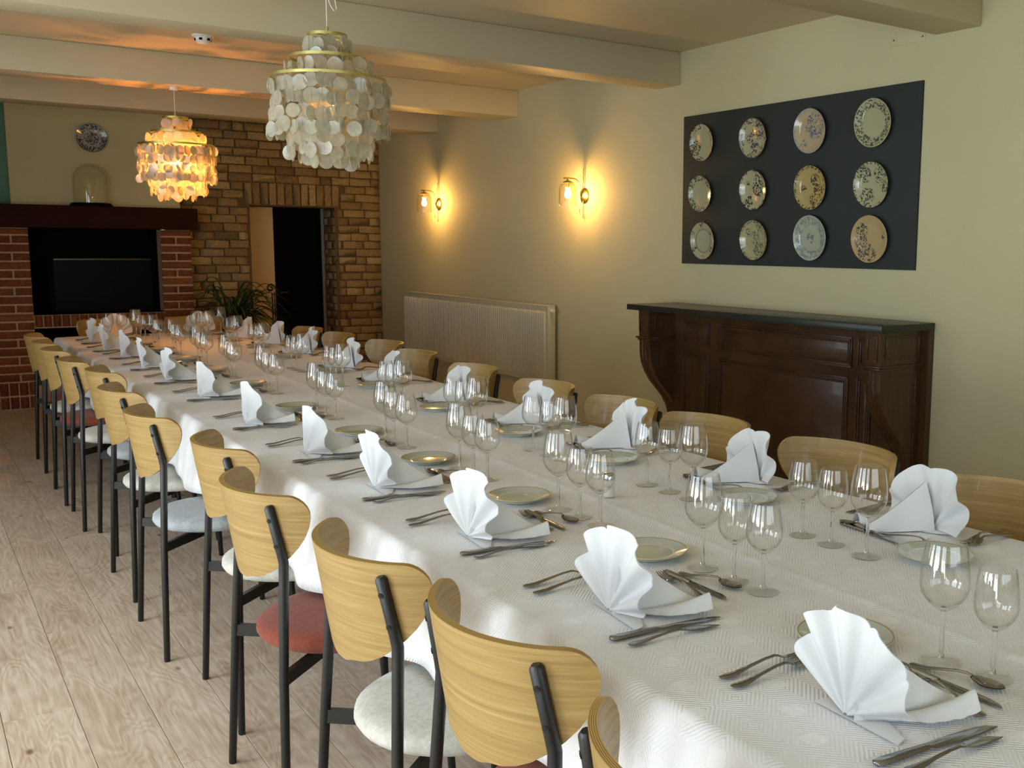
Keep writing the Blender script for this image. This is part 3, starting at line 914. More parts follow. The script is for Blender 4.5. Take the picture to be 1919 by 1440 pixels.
# ------------------------------------------------------------------ radiator on the right wall
ra = thing('radiator', 'long cream ribbed panel radiator on the right wall below the wall lamps', 'radiator')
RX, RY0, RY1, RZ0, RZ1 = 4.10, 6.83, 9.62, 0.38, 0.985
def ribbed(x):
    rows = []
    n_ = 76
    step = (RY1 - RY0 - 0.06) / n_
    prof = [(RY0, 0.0), (RY0 + 0.03, 0.0)]
    for i in range(n_):
        y_ = RY0 + 0.03 + i * step
        prof += [(y_ + step * .12, 0.0), (y_ + step * .24, -0.012), (y_ + step * .58, -0.012), (y_ + step * .78, 0.0)]
    prof += [(RY1 - 0.03, 0.0), (RY1, 0.0)]
    mb = MB()
    mb.grid([[(x + d_ * k_, y_, z_) for y_, d_ in prof] for z_, k_ in ((RZ0, 0), (RZ0 + 0.03, 0), (RZ0 + 0.045, 1), (RZ1 - 0.05, 1), (RZ1 - 0.035, 0), (RZ1, 0))])
    mb.box(x + 0.0005, x + 0.012, RY0, RY1, RZ0, RZ1)
    return mb
ribbed(RX).build('front_panel', M['radiator'], ra, ang=25)
b = MB(); b.box(RX + 0.055, RX + 0.066, RY0 + .005, RY1, RZ0, RZ1); b.build('rear_panel', M['radiator'], ra, smooth=False)
b = MB(); b.box(RX - 0.001, RX + 0.068, RY0 - 0.002, RY1 + 0.002, RZ1, RZ1 + 0.012, ch=0.003)
for k in range(70):
    pass
b.build('top_grille', M['radiator'], ra)
b = MB(); b.box(RX + 0.0, RX + 0.068, RY0 - 0.004, RY0 - 0.0005, RZ0, RZ1, ch=0.001); b.build('side_cover', M['radiator'], ra)
for yy, s_ in ((RY0, -1), (RY1, 1)):
    b = MB(); b.tube([(RX + 0.035, yy, RZ1 - 0.03), (RX + 0.035, yy + s_ * 0.03, RZ1 - 0.03)], 0.014, 12)
    b.tube([(RX + 0.035, yy + s_ * 0.03, RZ1 - 0.03), (RX + 0.035, yy + s_ * 0.045, RZ1 - 0.03)], 0.008, 10)
    b.build('valve', M['white_plastic'], ra)
for yy in (RY0 + 0.25, RY1 - 0.25):
    b = MB(); b.box(RX + 0.066, XR, yy, yy + 0.03, RZ0 + 0.08, RZ1 - 0.08); b.build('wall_bracket', M['radiator'], ra, smooth=False)
root_at(ra, (RX + 0.03, (RY0 + RY1) / 2, RZ0))

# ------------------------------------------------------------------ walnut mantelpiece on the right wall
mp_ = thing('mantelpiece', 'dark walnut panelled mantelpiece with S-shaped side consoles and a black slate top', 'mantelpiece')
PX = 4.045
b = MB(); b.box(3.80, XR, 3.243, 5.345, 1.058, 1.094, ch=0.003); b.build('slate_top', M['slate'], mp_)
b = MB(); b.box(PX, XR, 3.36, 5.22, 0.0, 1.058); b.build('backboard', M['walnut'], mp_, smooth=False)
b = MB(); b.box(4.16, XR, 3.245, 5.32, 0.0, 1.058); b.build('wall_board', M['walnut_v'], mp_, smooth=False)
def framed_panel(name, y0, y1, z0, z1, mat, x=PX, w=0.022):
    b = MB()
    # moulding: four bevelled strips standing proud, and the sunk field
    for k, (d0, d1, px) in enumerate(((0.0, 0.008, 0.010), (0.008, 0.015, 0.004), (0.015, w, 0.008))):
        b.box(x - px, x + 0.002, y0 + d0, y1 - d0, z0 + d0, z0 + d1, ch=0.0015); b.box(x - px, x + 0.002, y0 + d0, y1 - d0, z1 - d1, z1 - d0, ch=0.0015)
        b.box(x - px, x + 0.002, y0 + d0, y0 + d1, z0 + d1, z1 - d1, ch=0.0015); b.box(x - px, x + 0.002, y1 - d1, y1 - d0, z0 + d1, z1 - d1, ch=0.0015)
    f_ = b.build(name, mat, mp_)
    b = MB(); b.box(x - 0.003, x + 0.001, y0 + w + 0.012, y1 - w - 0.012, z0 + w + 0.012, z1 - w - 0.012, ch=0.001); b.build('field', mat, f_)
framed_panel('frieze_panel', 3.64, 4.69, 0.90 - 0.065, 1.0, M['walnut'])
framed_panel('side_panel', 4.80, 5.06, 0.905 - 0.06, 1.0, M['walnut'])
framed_panel('side_panel', 4.80, 5.06, 0.10, 0.795, M['walnut_v'])
framed_panel('side_panel', 3.50, 3.60, 0.845, 1.0, M['walnut_v'])
framed_panel('side_panel', 3.50, 3.60, 0.10, 0.795, M['walnut_v'])
framed_panel('centre_panel', 3.66, 4.71, 0.10, 0.785, M['walnut'])
SP = [(3.842, 1.056), (3.845, 0.93), (3.848, 0.885), (3.848, 0.78), (3.858, 0.72), (3.885, 0.66), (3.925, 0.60), (3.975, 0.545), (4.025, 0.49), (4.06, 0.43), (4.085, 0.36), (4.10, 0.28), (4.108, 0.18), (4.11, 0.0)]
SPb = [(4.16, z_) for _, z_ in SP]
for (yy0, yy1) in ((3.285, 3.378), (5.155, 5.270)):
    cns = MB()
    n_ = len(SP)
    # fluted front: three ribs along the S
    yk = [yy0, yy0 + 0.006, yy0 + 0.03, yy0 + 0.036, (yy0 + yy1) / 2 - 0.008, (yy0 + yy1) / 2, (yy0 + yy1) / 2 + 0.008, yy1 - 0.036, yy1 - 0.03, yy1 - 0.006, yy1]
    dk = [0.004, 0, 0, 0.008, 0.008, 0.001, 0.008, 0.008, 0, 0, 0.004]
    cns.grid([[(x_ + (d_ if z_ < 0.86 else 0), y_, z_) for y_, d_ in zip(yk, dk)] for x_, z_ in SP])
    for yy in (yy0, yy1):
        cns.grid([[(x_ + 0.004 * (z_ < 0.86), yy, z_), (4.16, yy, z_)] for x_, z_ in SP])
    c_o = cns.build('console', M['walnut_v'], mp_, ang=30)
    q_ = MB(); q_.box(3.838, 4.16, yy0 - 0.006, yy1 + 0.006, 0.865, 0.879, ch=0.003); q_.box(3.828, 4.16, yy0 - 0.014, yy1 + 0.014, 0.879, 0.891, ch=0.003)
    q_.build('moulding', M['walnut'], c_o)
    q_ = MB()
    for (a0, a1, b0, b1) in ((yy0 + .014, yy1 - .014, .912, .918), (yy0 + .014, yy1 - .014, 1.028, 1.034), (yy0 + .014, yy0 + .020, .918, 1.028), (yy1 - .020, yy1 - .014, .918, 1.028)):
        q_.box(3.836, 3.85, a0, a1, b0, b1, ch=0.001)
    q_.build('front_block', M['walnut'], c_o)
    q_ = MB()
    ys_ = yy0
    for (x0_, x1_, z0_, z1_) in ((3.885, 4.135, .922, .930), (3.885, 4.135, 1.026, 1.034), (3.885, 3.893, .93, 1.026), (4.127, 4.135, .93, 1.026)):
        q_.box(x0_, x1_, ys_ - 0.006, ys_ + 0.002, z0_, z1_, ch=0.0012)
    q_.box(3.885, 4.12, ys_ - 0.005, ys_ + 0.002, 0.838, 0.844, ch=0.001); q_.box(4.114, 4.120, ys_ - 0.005, ys_ + 0.002, 0.10, 0.838, ch=0.001)
    q_.build('side_moulding', M['walnut'], c_o)
root_at(mp_, (4.0, 4.3, 0))

# ------------------------------------------------------------------ smoke detector
sd = thing('smoke_detector', 'small white smoke detector on the ceiling between two beams', 'detector', (1.613, 6.711, ZC))
b = MB(); b.lathe([(0, 0), (0.062, 0), (0.062, -0.008), (0.052, -0.014)], 28); b.build('base', M['white_plastic'], sd)
b = MB(); b.lathe([(0.050, -0.014), (0.046, -0.026), (0.036, -0.046), (0.030, -0.050), (0, -0.050)], 28); b.build('housing', M['white_plastic'], sd)
for k in range(6):
    a = k * pi / 3
    b = MB(); b.box(0.036, 0.0475, -0.009, 0.009, -0.034, -0.020); b.xf(Matrix.Rotation(a, 4, 'Z')); b.build('vent_slot', M['soot'], sd, smooth=False)

# ------------------------------------------------------------------ wall lamps
def sconce():
    # local origin on the wall, -x points into the room
    t_ = thing('wall_lamp', '', 'wall lamp')
    b = MB()
    prof = [(0, 0.0), (0.058, 0.0), (0.058, 0.006), (0.050, 0.014), (0.030, 0.018), (0.018, 0.026), (0, 0.028)]
    b.lathe(prof, 32); b.xf(Matrix.Rotation(-pi / 2, 4, 'Y')); b.build('wall_rose', M['brass'], t_)
    b = MB(); b.tube([(-0.014, 0, -0.165), (-0.014, 0, 0.20)], 0.0035, 8); b.build('vertical_rod', M['brass'], t_)
    b = MB()
    pts = [(-0.02, 0, 0.0), (-0.035, 0, -0.004), (-0.044, 0, 0.012)] + [(-0.105 + 0.062 * cos(a), 0, 0.060 + 0.062 * sin(a) * 1.0) for a in [radians(k) for k in range(0, 91, 12)]] + [(-0.15, 0, 0.124), (-0.185, 0, 0.121)]
    b.tube(pts, 0.0055, 8); b.build('arm', M['brass'], t_)
    b = MB(); b.tube([(-0.046, 0, 0.0), (-0.046, 0, -0.095)], 0.0012, 6); b.tube([(-0.046, 0, -0.095), (-0.046, 0, -0.125)], 0.0045, 8); b.build('pull_switch', M['brass'], t_)
    cx = -0.15
    b = MB(); b.lathe([(0, 0.120), (0.006, 0.118), (0.008, 0.108), (0.026, 0.100), (0.048, 0.089), (0.046, 0.087), (0, 0.092)], 28, c=(cx, 0, 0)); b.build('cap', M['brass'], t_)
    b = MB(); b.lathe([(0, 0.094), (0.014, 0.092), (0.014, 0.052), (0, 0.050)], 16, c=(cx, 0, 0)); b.build('lamp_holder', M['brass'], t_)
    pr = [(0.026, 0.088), (0.048, 0.080), (0.061, 0.062), (0.0655, 0.038), (0.066, -0.078)]
    b = MB(); b.lathe(pr + [(r - 0.002, z_) for r, z_ in pr[::-1]], 32, c=(cx, 0, 0), closed=True); b.build('glass_shade', M['shade_glass'], t_)
    b = MB(); b.lathe([(0, -0.022), (0.014, -0.018), (0.022, -0.004), (0.022, 0.010), (0.014, 0.030), (0.011, 0.048), (0, 0.05)], 20, c=(cx, 0, 0)); b.build('bulb', M['bulb'], t_)
    return Proto(t_)
S = sconce()
for (y, z, lab) in ((6.455, 1.828, 'brass wall lamp with clear glass bell shade, nearer of the two on right wall'), (8.965, 1.836, 'brass wall lamp with clear glass bell shade, farther one close to brick wall')):
    S.place((XR - 0.0005, y, z), 0, lab, 'wall lamps above the radiator')

# ------------------------------------------------------------------ shell chandeliers
def disc_mesh(r):
    b = MB()
    n_ = 14
    ring0 = [(r * cos(2 * pi * k / n_) * (1 + 0.02 * sin(3 * k)), 0, r * sin(2 * pi * k / n_) * (1 + 0.02 * cos(2 * k))) for k in range(n_)]
    vs = [(x, 0.0012 + 0.002 * (1 - 1), z) for x, _, z in ring0] + [(x, -0.0012, z) for x, _, z in ring0] + [(0, 0.0035, 0), (0, 0.0010, 0)]
    fs = [(k, (k + 1) % n_, n_ * 2) for k in range(n_)] + [(n_ + (k + 1) % n_, n_ + k, n_ * 2 + 1) for k in range(n_)] + [((k + 1) % n_, k, n_ + k, n_ + (k + 1) % n_) for k in range(n_)]
    b.add(vs, fs)
    return b.mesh('shell_disc', M['capiz'], ang=50)
DISC = [disc_mesh(0.0315), disc_mesh(0.0290), disc_mesh(0.033)]
def chandelier(label, loc, top, bulb_mat, seed, hook):
    q = random.Random(seed)
    t_ = thing('chandelier', label, 'chandelier', loc, 0, 'shell chandeliers over the table')
    spec = [(0.080, 0.262), (0.156, 0.166), (0.238, 0.080)]
    for R, z_ in spec:
        b = MB()
        b.lathe([(R, z_ - 0.006), (R + 0.0025, z_ - 0.006), (R + 0.0025, z_ + 0.006), (R, z_ + 0.006)], 56, closed=True)
        b.build('ring', M['satin_brass'], t_)
    b = MB()
    for k in range(4):
        a = k * pi / 2 + 0.4
        b.tube([(0.080 * cos(a), 0.080 * sin(a), 0.262), (0.080 * cos(a), 0.080 * sin(a), 0.166)], 0.002, 6)
        b.tube([(0.080 * cos(a), 0.080 * sin(a), 0.166), (0.238 * cos(a), 0.238 * sin(a), 0.166 if 0 else 0.082)], 0.002, 6)
        b.tube([(0, 0, 0.262), (0.080 * cos(a), 0.080 * sin(a), 0.262)], 0.002, 6)
        b.tube([(0.080 * cos(a), 0.080 * sin(a), 0.166), (0.156 * cos(a), 0.156 * sin(a), 0.166)], 0.002, 6)
    b.build('frame', M['satin_brass'], t_)
    ch = MB()
    rows = [  # radius, strands, [disc centre heights]
        (0.238, 37, [0.037, -0.022, -0.082, -0.140]),
        (0.170, 20, [0.122, 0.045, -0.125, -0.180, -0.228]),
        (0.105, 11, [-0.02, -0.205, -0.258]),
        (0.082, 9, [0.222, 0.170]),
    ]
    for R, n_, zs in rows:
        for k in range(n_):
            a = 2 * pi * (k + 0.5 * (R < 0.2)) / n_ + q.uniform(-.03, .03)
            x_, y_ = R * cos(a), R * sin(a)
            top_z = {0.238: 0.076, 0.170: 0.162, 0.105: 0.10, 0.082: 0.258}[R]
            ch.tube([(x_, y_, top_z), (x_, y_, min(zs))], 0.0007, 3, cap=False)
            for zz in zs:
                rr = q.uniform(-0.014, 0.014)
                put('shell_disc', q.choice(DISC), t_, (x_ + rr * cos(a), y_ + rr * sin(a), zz + q.uniform(-.012, .012)), (q.uniform(-.12, .12), q.uniform(-.5, .5), a + pi / 2 + q.uniform(-.45, .45) + (0.7 if q.random() < .12 else 0)))
    c_ = ch.build('hanging_chains', M['satin_brass'], t_, smooth=False); c_['kind'] = 'stuff'
    dz = top - loc[2]
    b = MB(); b.tube([(0, 0, 0.266), (0, 0, dz)], 0.0022, 6)
    if hook:
        b.tube([(0.0, 0.0, 0.44), (0.016, -.008, 0.385), (0.028, -.014, 0.365), (0.038, -.018, 0.372), (0.034, -.016, 0.40), (0.024, -.012, 0.47), (0.018, -.01, dz)], 0.0022, 6)
    b.build('cord', M['white_plastic'], t_)
    b = MB(); b.lathe([(0, 0.30), (0.006, 0.298), (0.008, 0.268), (0, 0.266)], 12); b.build('cord_grip', M['satin_brass'], t_)
    b = MB(); b.lathe([(0, dz), (0.03, dz - 0.0005), (0.028, dz - 0.02), (0, dz - 0.025)], 20); b.build('ceiling_cup', M['white_plastic'], t_)
    b = MB(); b.lathe([(0, 0.05), (0.016, 0.048), (0.016, 0.0), (0, -0.002)], 16); b.tube([(0, 0, 0.26), (0, 0, 0.05)], 0.003, 6); b.build('lamp_holder', M['satin_brass'], t_)
    b = MB(); b.lathe([(0, -0.085), (0.012, -0.075), (0.020, -0.052), (0.021, -0.038), (0.012, -0.010), (0.011, 0.0)], 18); b.build('bulb', bulb_mat, t_)
    return t_
chandelier('white chandelier of round shell discs on three brass rings, the nearer one', (1.57, 4.43, 2.077), ZC, M['flame_bulb'], 5, True)
chandelier('chandelier of round shell discs glowing orange, farther one near the fireplace', (1.615, 7.56, 2.03), 2.494, M['bulb_orange'], 9, False)

# ------------------------------------------------------------------ the long table and its two cloths
TY0, TY1 = 0.10, 8.62
XL = 0.95
crease = lambda y: 1.555 + 0.0275 * max(0.0, y - 1.8)
xright = lambda y: 2.195 + 0.028 * max(0.0, y - 2.6)
tb = thing('dining_table', 'long banquet table hidden under two white tablecloths in the middle of the room', 'table')
b = MB()
n_ = 18
pts = [(XL + 0.03, TY0 + 0.03)] + [(xright(TY0 + (TY1 - TY0) * i / n_) - 0.03, min(max(TY0 + (TY1 - TY0) * i / n_, TY0 + 0.03), TY1 - 0.03)) for i in range(n_ + 1)] + [(XL + 0.03, TY1 - 0.03)]
k = len(pts)
b.add([(x, y, 0.715) for x, y in pts] + [(x, y, 0.7475) for x, y in pts], [tuple(range(k))[::-1], tuple(range(k, 2 * k))] + [(i, (i + 1) % k, k + (i + 1) % k, k + i) for i in range(k)])
b.build('tabletop', M['table_top'], tb, smooth=False)
for yy in (0.35, 2.2, 4.1, 6.2, 8.25):
    for xx in (1.22, 1.95):
        b = MB(); b.tube([(xx, yy, 0.0), (xx, yy, 0.715)], 0.02, 12); b.build('leg', M['black_metal'], tb)
root_at(tb, (1.57, 4.3, 0))

def cloth(name, side, z0, label):
    r_ = 0.018
    DR = 0.262
    def prof(a):
        """distance a past the edge -> (outward, drop)"""
        if a <= 0:
            return 0.0, 0.0
        if a < r_ * pi / 2:
            return r_ * sin(a / r_), r_ * (1 - cos(a / r_))
        return r_, r_ + a - r_ * pi / 2
    us = [-DR, -.24, -.215, -.19, -.165, -.14, -.115, -.09, -.07, -.05, -.036, -.026, -.018, -.010, -.004, 0.0, .01, .025, .05, .09, .15, .22, .30, .38, .46, .53]
    vsn = [TY0 - d for d in (DR, .2, .14, .08, .04, .024, .012)]
    y = TY0
    while y < TY1 - 0.01:
        vsn.append(y); y += 0.0215
    vsn += [TY1 + d for d in (0, .012, .024, .04, .08, .14, .2, DR)]
    verts, uvs = [], []
    q = random.Random(11 if side < 0 else 12)
    ph = [q.uniform(0, 6.28) for _ in range(6)]
    def wave(y):
        t_ = y + 0.10 * sin(1.7 * y + ph[0])
        w1 = 0.5 + 0.5 * sin(2 * pi * t_ / 0.63 + ph[1])
        w2 = 0.5 + 0.5 * sin(2 * pi * t_ / 0.31 + ph[2])
        return 0.75 * w1 ** 1.5 + 0.30 * w2
    ncol = 0
    for v in vsn:
        yc = min(max(v, TY0), TY1)
        bo, bd = prof(max(TY0 - v, v - TY1, 0))
        edge = XL if side < 0 else xright(yc)
        cr = crease(yc) + (0.0 if side < 0 else -0.03)
        width = abs(cr - edge)
        us2 = [u for u in us if u < width - 0.03]
        us2 = us2[:25]
        ncol = 0
        row = []
        cols = us[:23] + [width - 0.06, width - 0.020, width - 0.0128, width - 0.011, width - 0.0015, width]
        for u in cols:
            ao, ad = prof(-u)
            d = max(ad, bd)
            dd = min(1.0, d / 0.24)
            out = 0.0
            if ad > 0:
                out = (0.010 + 0.052 * wave(v)) * dd ** 0.8
            x = edge + side * (ao + out) if u <= 0 else edge - side * u
            yy = yc
            if bd > 0:
                yy = yc + (1 if v > TY1 else -1) * (bo + (0.008 + 0.03 * (0.5 + 0.5 * sin(u * 14))) * min(1, bd / 0.24))
            z = z0 - d
            if side < 0 and bd <= 0:
                if width - 0.013 < u < width - 0.001: z += 0.0022
                if u >= width - 0.0001: z -= 0.0012
            # hem line swings a little with the folds
            if u <= -DR + 1e-6: z -= 0.012 * wave(v)
            # soft edge dips above each fold
            if -0.03 < u < 0.12 and bd <= 0:
                z -= 0.0045 * (1 - (u + 0.03) / 0.15) * wave(v)
            verts.append((x, yy, z)); uvs.append((u, v)); ncol += 1
    nr = len(vsn)
    fs = []
    for i in range(nr - 1):
        for j in range(ncol - 1):
            f = (i * ncol + j, i * ncol + j + 1, (i + 1) * ncol + j + 1, (i + 1) * ncol + j)
            fs.append(f if side > 0 else f[::-1])
    mb = MB(); mb.add(verts, fs)
    me = mb.mesh(name, M['cloth'], ang=60, uvf=lambda co, i: uvs[i], recalc=False)
    o = put(name, me)
    s_ = o.modifiers.new('thickness', 'SOLIDIFY'); s_.thickness = 0.0008; s_.offset = 1.0 if side < 0 else 1.0
    tag(o, label, 'tablecloth')
    return o
TZL, TZR = 0.7532, 0.7522
cloth('tablecloth', -1, 0.7520, 'white damask tablecloth hanging over the near left side of the long table')
cloth('tablecloth', 1, 0.7510, 'white damask tablecloth on the right half of the table, facing the wall')

# ------------------------------------------------------------------ chairs
def chair_proto(seat_mat, kind):
    t_ = thing('dining_chair', kind, 'chair', group='dining chairs round the long table')
    # backrest: curved plywood shell
    nA, nV = 26, 16
    zb, zt = 0.620, 0.857
    def half(v):
        f = 0.22 + 0.78 * sin(pi / 2 * min(v / 0.85, 1)) ** 0.8
        if v > 0.80:
            q_ = (v - 0.80) / 0.20
            f *= 1 - 0.19 * (1 - sqrt(max(0, 1 - q_ * q_)))
        return radians(66) * f
    def shell_pt(a, z, off):
        cx = -0.2695 - 0.158 * (z - 0.70)
        ex, ey = 0.22 - off * 1.0, 0.255 - off
        x = cx + 0.22 - ex * cos(a)
        y = ey * sin(a)
        return (x, y, z + off * 0.12)
    vlist = [0, .012, .04, .09, .16, .25, .35, .45, .55, .65, .74, .82, .88, .93, .965, .985, .995, 1.0]
    outer, inner = [], []
    for v in vlist:
        A = half(v)
        # bottom corners rounded
        z = zb + (zt - zb) * v
        outer.append([shell_pt(A * (2 * j / nA - 1), z + (0.018 * (abs(2 * j / nA - 1)) ** 3 if v < 0.02 else 0.010 * (abs(2 * j / nA - 1)) ** 3 * max(0, 1 - v * 8)), 0.0) for j in range(nA + 1)])
        inner.append([shell_pt(A * (2 * j / nA - 1), z + (0.018 * (abs(2 * j / nA - 1)) ** 3 if v < 0.02 else 0.010 * (abs(2 * j / nA - 1)) ** 3 * max(0, 1 - v * 8)), 0.0125) for j in range(nA + 1)])
    mb = MB()
    mb.grid([r[::-1] for r in outer], 0)
    mb.grid(inner, 0)
    R_ = len(vlist)
    loop_o = outer[0] + [outer[i][-1] for i in range(1, R_)] + outer[-1][::-1][1:] + [outer[i][0] for i in range(R_ - 2, 0, -1)]
    loop_i = inner[0] + [inner[i][-1] for i in range(1, R_)] + inner[-1][::-1][1:] + [inner[i][0] for i in range(R_ - 2, 0, -1)]
    start = len(mb.v)
    mid = [tuple((Vector(a) + Vector(c)) / 2) for a, c in zip(loop_o, loop_i)]
    kk = len(loop_o)
    mb.add(loop_o + loop_i, [(i, kk + i, kk + (i + 1) % kk, (i + 1) % kk) for i in range(kk)], 1)
    edge_uv = {start + i: (0.0, 0.0) for i in range(kk)}
    edge_uv.update({start + kk + i: (1.0, 0.0) for i in range(kk)})
    me = mb.mesh('backrest', [M['oak_shell'], M['ply_edge']], ang=40, uvf=lambda co, i: edge_uv.get(i, (0.3, 0.3)))
    put('backrest', me, t_)
    # seat cushion
    b = MB()
    b.lathe([(0, 0.428), (0.196, 0.428), (0.212, 0.433), (0.2205, 0.447), (0.218, 0.462), (0.205, 0.472), (0.17, 0.4775), (0.09, 0.480), (0, 0.480)], 44)
    b.build('seat', seat_mat, t_, ang=60)
    b = MB(); b.lathe([(0, 0.418), (0.15, 0.418), (0.15, 0.428), (0, 0.428)], 28)
    for sx in (-1, 1):
        for sy in (-1, 1):
            p0 = Vector((sx * 0.226 if sx < 0 else 0.195, sy * 0.205, 0.402)); p1 = Vector((sx * 0.03, sy * 0.03, 0.402))
            d = (p1 - p0).normalized(); s_ = Vector((-d.y, d.x, 0)) * 0.0075
            v_ = []
            for pt in (p0, p1):
                v_ += [pt - s_ - Vector((0, 0, .016)), pt + s_ - Vector((0, 0, .016)), pt + s_ + Vector((0, 0, .016)), pt - s_ + Vector((0, 0, .016))]
            b.add(v_, [(0, 1, 5, 4), (1, 2, 6, 5), (2, 3, 7, 6), (3, 0, 4, 7), (0, 3, 2, 1), (4, 5, 6, 7)])
    b.build('seat_frame', M['black_metal'], t_, ang=30)
    for sy in (-1, 1):
        b = MB()
        P_ = [(-0.242, sy * 0.236, 0.0), (-0.242, sy * 0.236, 0.004), (-0.226, sy * 0.205, 0.40), (-0.2115, sy * 0.188, 0.655), (-0.2100, sy * 0.186, 0.690), (-0.2135, sy * 0.184, 0.712), (-0.236, sy * 0.176, 0.828), (-0.2375, sy * 0.1755, 0.834)]
        b.tube(P_, [0.0085, 0.0105, 0.0115, 0.012, 0.012, 0.012, 0.012, 0.0075], 14)
        lg = b.build('leg', M['black_metal'], t_, ang=50)
        for zz in (0.735, 0.80):
            f_ = (zz - 0.712) / (0.828 - 0.712)
            cx_, cy_ = -0.2135 + (-0.236 + 0.2135) * f_, sy * (0.184 - 0.008 * f_)
            nrm = Vector((-1, sy * 0.55, -0.19)).normalized()
            c_ = Vector((cx_, cy_, zz)) + nrm * 0.0105
            b = MB(); b.tube([c_ - nrm * 0.002, c_ + nrm * 0.0025], 0.0058, 10); b.tube([c_ + nrm * 0.0025, c_ + nrm * 0.003], 0.003, 6, cap=True)
            b.build('screw', M['screw'], lg, ang=30)
        b = MB(); b.tube([(0.215, sy * 0.222, 0.0), (0.215, sy * 0.222, 0.004), (0.195, sy * 0.196, 0.43)], [0.0085, 0.0105, 0.0115], 14)
        b.build('leg', M['black_metal'], t_, ang=50)
    return Proto(t_)
CH = {'red': chair_proto(M['felt_red'], 'r'), 'white': chair_proto(M['felt_white'], 'w'), 'grey': chair_proto(M['felt_grey'], 'g')}
ORD = ['nearest', 'second', 'third', 'fourth', 'fifth', 'sixth', 'seventh', 'eighth', 'ninth', 'tenth', 'eleventh', 'farthest']
SEATW = {'red': 'terracotta', 'white': 'off-white', 'grey': 'blue-grey'}
LCH = [(0.875, .925, 'red', 0), (1.455, .972, 'red', 2), (1.970, .944, 'white', 0), (2.625, .922, 'red', 1), (3.25, .990, 'white', -1), (3.955, .920, 'grey', 0), (4.67, .940, 'white', 1), (5.39, .990, 'grey', 0),
       (5.925, .935, 'white', -1), (6.555, .925, 'red', 0), (7.06, .930, 'white', 0), (7.575, .935, 'red', 0)]
for i, (y, x, c, a) in enumerate(LCH):
    CH[c].place((x, y, 0), radians(a), '%s oak and black metal chair on the left side, %s seat%s' % (ORD[i], SEATW[c], ', cut by the frame' if i == 0 else ''))
RCH = [(1.48, 2.09, 'white'), (2.11, 2.12, 'red'), (2.72, 2.10, 'white'), (3.24, 2.10, 'grey'), (3.84, 2.10, 'red'), (4.57, 2.12, 'white'), (5.38, 2.17, 'grey'), (6.03, 2.25, 'white'), (6.74, 2.20, 'red'), (7.30, 2.18, 'red')]
for i, (y, x, c) in enumerate(RCH):
    o_ = ORD[i] if i < len(RCH) - 1 else 'farthest'
    CH[c].place((x, y, 0), pi + radians(rnd.uniform(-2, 2)), '%s oak-backed chair on the right side of the table, facing away from the wall' % o_)
for x, lab in ((1.33, 'oak-backed chair at the far end of the table, left one'), (1.95, 'oak-backed chair at the far end of the table, right one')):
    CH['white'].place((x, TY1 + 0.03, 0), -pi / 2, lab)

# ------------------------------------------------------------------ wine glasses
def glass_proto(h, rb, rr, stem_h, foot, label):
    t_ = thing('wine_glass', label, 'glass')
    hb = h - stem_h
    b = MB()
    prof = []
    for k in range(0, 19):
        s_ = k / 18
        # egg shaped bowl, widest at 40 % of its height
        if s_ < 0.40:
            r_ = rb * sin(pi / 2 * (s_ / 0.40)) ** 0.62
        else:
            r_ = rr + (rb - rr) * cos(pi / 2 * ((s_ - 0.40) / 0.60)) ** 0.9
        prof.append((max(r_, 0.0), stem_h + hb * s_))
    prof[0] = (0.004, stem_h)
    inn = [(max(r_ - 0.0011, 0.0), z_ + (0.0 if i > 2 else 0.004)) for i, (r_, z_) in enumerate(prof)]
    inn[0] = (0.0, stem_h + 0.006)
    b.lathe(prof + inn[::-1], 28)
    b.build('bowl', M['glass'], t_, ang=60)
    b = MB()
    b.lathe([(0.0, stem_h + 0.0005), (0.0052, stem_h + 0.0005), (0.0042, stem_h - 0.012), (0.0036, stem_h * 0.55), (0.0040, 0.018), (0.0062, 0.009), (0, 0.0085)], 12)
    b.build('stem', M['stem'], t_, ang=60)
    b = MB()
    b.lathe([(0, 0), (foot * 0.6, 0.0), (foot - 0.001, 0.0), (foot, 0.001), (foot - 0.002, 0.0022), (foot * 0.5, 0.0042), (0.008, 0.0078), (0, 0.0085)], 28)
    b.build('foot', M['foot_glass'], t_, ang=60)
    return Proto(t_)
GL = [glass_proto(0.214, 0.0425, 0.0335, 0.092, 0.0365, 'a'), glass_proto(0.188, 0.0365, 0.0300, 0.082, 0.034, 'b'), glass_proto(0.190, 0.0385, 0.0290, 0.082, 0.0345, 'c')]

# ------------------------------------------------------------------ bread plate
pr_ = thing('bread_plate', '', 'plate')
b = MB(); b.lathe(plate_profile(0.088, 0.017), 40); b.build('dish', M['porcelain'], pr_)
PLATE = Proto(pr_)
for c in [o_ for o_ in KID[pr_.name]]:
    pass

# ------------------------------------------------------------------ cutlery
def strip(b, pts):
    """pts: (x, y, half width, z, thickness)"""
    rows = []
    for x, y, w, z, t_ in pts:
        rows.append([(x, y - w, z), (x, y - w * .62, z + t_ / 2), (x, y + w * .62, z + t_ / 2), (x, y + w, z), (x, y + w * .62, z - t_ / 2), (x, y - w * .62, z - t_ / 2)])
    st = len(b.v)
    b.grid(rows, closed_u=True)
    n_ = len(b.v)
    b.f.append(tuple(range(st, st + 6))[::-1]); b.f.append(tuple(range(n_ - 6, n_))); b.mi += [0, 0]
def handle_pts(L_, w0, arch):
    return [(0.0, 0, w0 * .35, .0035, .002), (0.003, 0, w0 * .8, .0036, .003), (0.010, 0, w0, .0036, .0034), (L_ * .25, 0, w0 * .85, .0042, .0034), (L_ * .5, 0, w0 * .48, .006 + arch * .4, .0034),
            (L_ * .75, 0, w0 * .32, .007 + arch * .85, .0034), (L_ * .92, 0, w0 * .33, .007 + arch, .0034), (L_, 0, w0 * .42, .006 + arch * .8, .003)]
